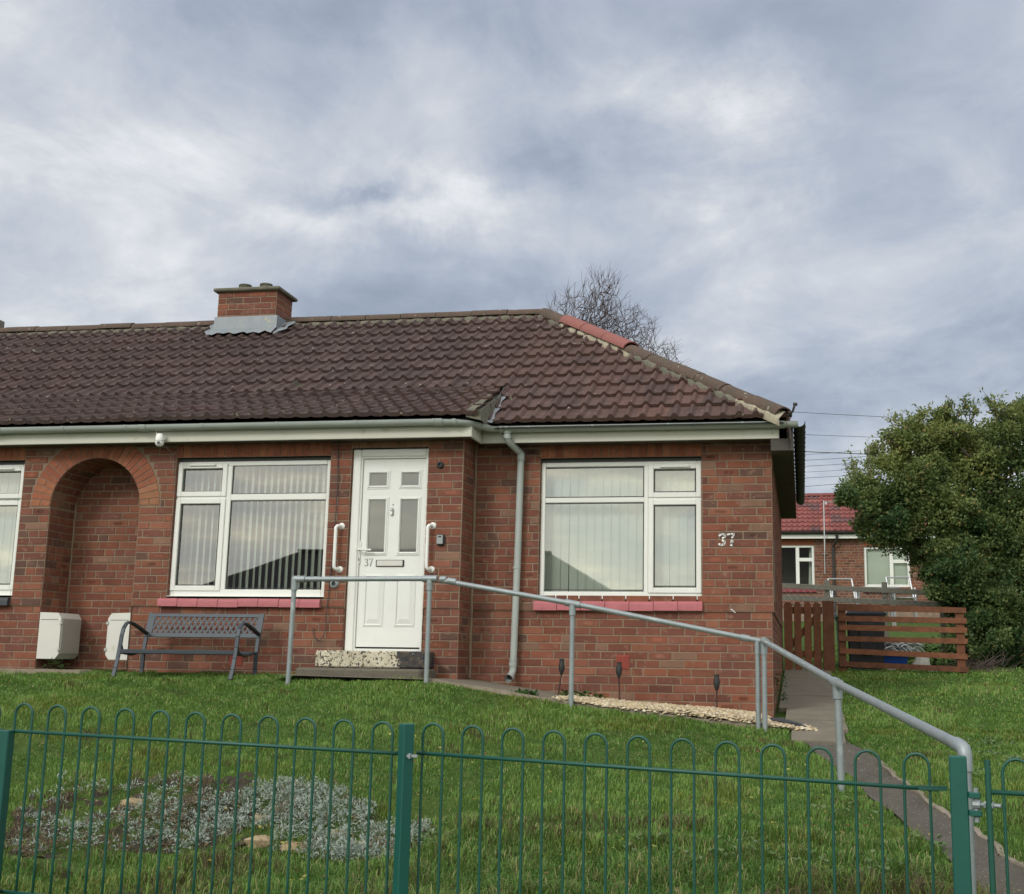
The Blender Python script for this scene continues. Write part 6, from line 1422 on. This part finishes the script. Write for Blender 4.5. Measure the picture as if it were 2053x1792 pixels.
def grass():
    # density falls with distance; denser and longer tufts on the rough bank by the fence
    def pts(n, x0, x1, y0, y1): return rng.uniform(x0, x1, n), rng.uniform(y0, y1, n)
    X = []; Y_ = []
    for (n, x0, x1, y0, y1) in ((56000, -4.8, 1.4, -6.6, -4.4), (105000, -5.6, 1.9, -4.4, -2.4), (150000, -7.2, 2.4, -2.4, -.2), (36000, .2, 3.6, -1.5, 1.5), (24000, 1.4, 5.5, -6.4, -1.5), (20000, 3.6, 7.5, -3., 5.), (26000, -10., -7.2, -5.5, -.2), (14000, -8.5, -5.6, -6.4, -2.4), (26000, .3, 4.2, 1.5, 6.), (26000, -.2, 5., 5.8, 12.)): 
        a, b = pts(n, x0, x1, y0, y1); X.append(a); Y_.append(b)
    x = np.concatenate(X); y = np.concatenate(Y_)
    m = ~inpoly(x, y, PATHPOLY)
    m &= ~((x > -3.28) & (x < .05) & (y > -.84)); m &= ~((x > -.12) & (x < .34) & (y > -1.3) & (y < 6.0)); m &= ~((x > -.3) & (x < .34) & (y > -.84) & (y < 6.0)); m &= ~((x < -3.2) & (y > -.03)); m &= ~((x > -4.65) & (x < -3.3) & (y > -.54)); m &= ~((x > -3.3) & (x < -.2) & (y > .3))
    m &= ~((x > -.26-.01) & (x < -.2) & (y > 0))
    m &= ~((x < -6.8) & (y > -.44))
    ib = inpoly(x, y, bed2) | inpoly(x, y, bed); m &= ~(ib & (rng.random(len(x)) < np.where(vnoise(np.c_[x, y, y*0], 5., 44) > .35, .35, .86)))
    x, y = x[m], y[m]; P = np.stack([x, y, T(x, y)-.004], 1); n = len(x)
    f1 = vnoise(P*np.array([1, 1, 0]), 1.3, 31); f2 = vnoise(P*np.array([1, 1, 0]), 5.5, 32); f3 = vnoise(P*np.array([1, 1, 0]), 14., 33)
    rough = np.clip((-3.7-y)/1.1, 0, 1)*np.clip((2.5-np.abs(x+.6))/1., .35, 1)
    rough = np.maximum(rough, .5*np.clip(-4.3-y, 0, 1))
    h = .030+.012*f2+.007*f1+.006*f3+rough*(.045+.045*np.clip(f2+.3*f3, 0, 2)); h = np.clip(h, .015, .22)*rng.uniform(.55, 1.35, n)
    right = (x > .3) & (y < -.2); h = np.where(right, h*1.15, h); tall = rng.random(n) < .004; h = np.where(tall & (y < -1), h*1.7, h)
    w = (.0019+.0012*rng.random(n))*(1+np.clip(y+2.5, 0, 8)*.28)
    a = 2.6*vnoise(P*np.array([1, 1, 0]), 7.5, 35)+rng.normal(size=n)*1.6; lean = rng.uniform(.15, .75, n)+rough*.5; dx, dy = np.cos(a), np.sin(a); sx, sy = -dy*w, dx*w
    droop = rough*rng.random(n)*.6
    V = np.empty((n, 5, 3)); 
    V[:, 0] = P+np.stack([-sx, -sy, 0*w], 1); V[:, 1] = P+np.stack([sx, sy, 0*w], 1)
    mid = P+np.stack([dx*h*lean*.38, dy*h*lean*.38, h*.62], 1); V[:, 2] = mid+np.stack([sx*.8, sy*.8, 0*w], 1); V[:, 3] = mid-np.stack([sx*.8, sy*.8, 0*w], 1)
    V[:, 4] = P+np.stack([dx*h*lean, dy*h*lean, h*(1-.25*lean-droop*.5)], 1)
    me = bpy.data.meshes.new('grass'); me.vertices.add(5*n); me.vertices.foreach_set('co', V.astype(np.float32).ravel()); i = np.arange(n)*5
    lp = np.stack([i, i+1, i+2, i+3, i+3, i+2, i+4], 1).ravel().astype(np.int32); me.loops.add(7*n); me.loops.foreach_set('vertex_index', lp)
    me.polygons.add(2*n); ls = np.stack([np.arange(n)*7, np.arange(n)*7+4], 1).ravel().astype(np.int32); me.polygons.foreach_set('loop_start', ls)
    me.materials.append(M['grass']); me.update(calc_edges=True)
    t = np.clip(.46+.20*f1+.20*f2+.12*f3+rng.normal(size=n)*.20-rough*.10, 0, 1)[:, None]
    C = np.array([.085, .190, .032])*(1-t)+np.array([.225, .350, .080])*t
    dry = (rng.random(n) < .05+.10*np.clip(f2*f1, 0, 1)+.22*rough*(f3 > .1))[:, None]; C = np.where(dry, np.array([.36, .33, .15]), C)
    brown = (rng.random(n) < .75*np.clip(f1*1.2-.45, 0, 1)*(rough > .15)+.5*np.clip(f2-.9, 0, 1))[:, None]; C = np.where(brown, np.array([.13, .10, .05]), C); moss = (rng.random(n) < .6*np.clip(vnoise(P*np.array([1, 1, 0]), 2.1, 40)-.55, 0, 1))[:, None]; C = np.where(moss, np.array([.20, .235, .045]), C)
    C = C*rng.uniform(.8, 1.2, n)[:, None]
    at = me.color_attributes.new('col', 'FLOAT_COLOR', 'POINT'); at.data.foreach_set('color', np.repeat(np.c_[C, np.ones(n)], 5, axis=0).astype(np.float32).ravel())
    o = bpy.data.objects.new('grass', me); COL.objects.link(o); tag(o, 'green lawn grass, long and rough on the bank by the fence', 'grass', kind='stuff')
grass()
# broad weed leaves and fallen yellow leaves in the lawn
lw = MB()
for k in range(150):
    a = onT(random.uniform(300, 1980), random.uniform(1480, 1788)); x, y = a[0], a[1]
    if inpoly([x], [y], PATHPOLY)[0] and random.random() < .8: continue
    z = float(T(x, y))+.045; s = random.uniform(.010, .022); r = random.uniform(0, 6.28); c = random.choice([(.42, .40, .06), (.34, .26, .07), (.5, .46, .14), (.22, .12, .05)])
    lw.add([(x+s*math.cos(r+q)*f, y+s*math.sin(r+q)*f, z+random.uniform(0, .014)) for q, f in ((0, 1), (1.3, .6), (2.6, .7), (3.3, 1), (4.2, .6), (5.3, .75))], [(0, 1, 2, 3, 4, 5)], c=(*c, 1))
tag(lw.build('fallen_leaves', M['leaf']), 'small yellow fallen leaves scattered over the lawn', 'leaves', kind='stuff')
bw = MB()
for (px_, py_, n) in ((1600, 1745, 10), (1500, 1710, 7), (1780, 1750, 9), (1120, 1560, 5), (1690, 1640, 6), (1850, 1700, 6), (860, 1690, 7), (1410, 1735, 8), (1300, 1700, 6), (1980, 1500, 14), (2020, 1530, 12), (1950, 1560, 8)):
    p = onT(px_, min(py_, 1788))
    for k in range(n*2):
        x, y = p[0]+random.gauss(0, .09), p[1]+random.gauss(0, .07); z = float(T(x, y))+random.uniform(.03, .075); s = random.uniform(.014, .03); r = random.uniform(0, 6.28); c = random.choice([(.10, .17, .05), (.13, .20, .07), (.16, .22, .10)])
        bw.add([(x+s*math.cos(r+q)*f, y+s*math.sin(r+q)*f, z+.008*math.sin(q*2+r)) for q, f in ((0, 1), (.9, .85), (1.8, .7), (2.7, .8), (3.6, .9), (4.5, .75), (5.4, .85))], [(0, 1, 2, 3, 4, 5, 6)], c=(*c, 1))
tag(bw.build('broadleaf_weeds', M['leaf']), 'round-leaved weeds growing through the rough grass', 'weeds', kind='stuff')
# pebbles spilled from the gravel bed onto the path
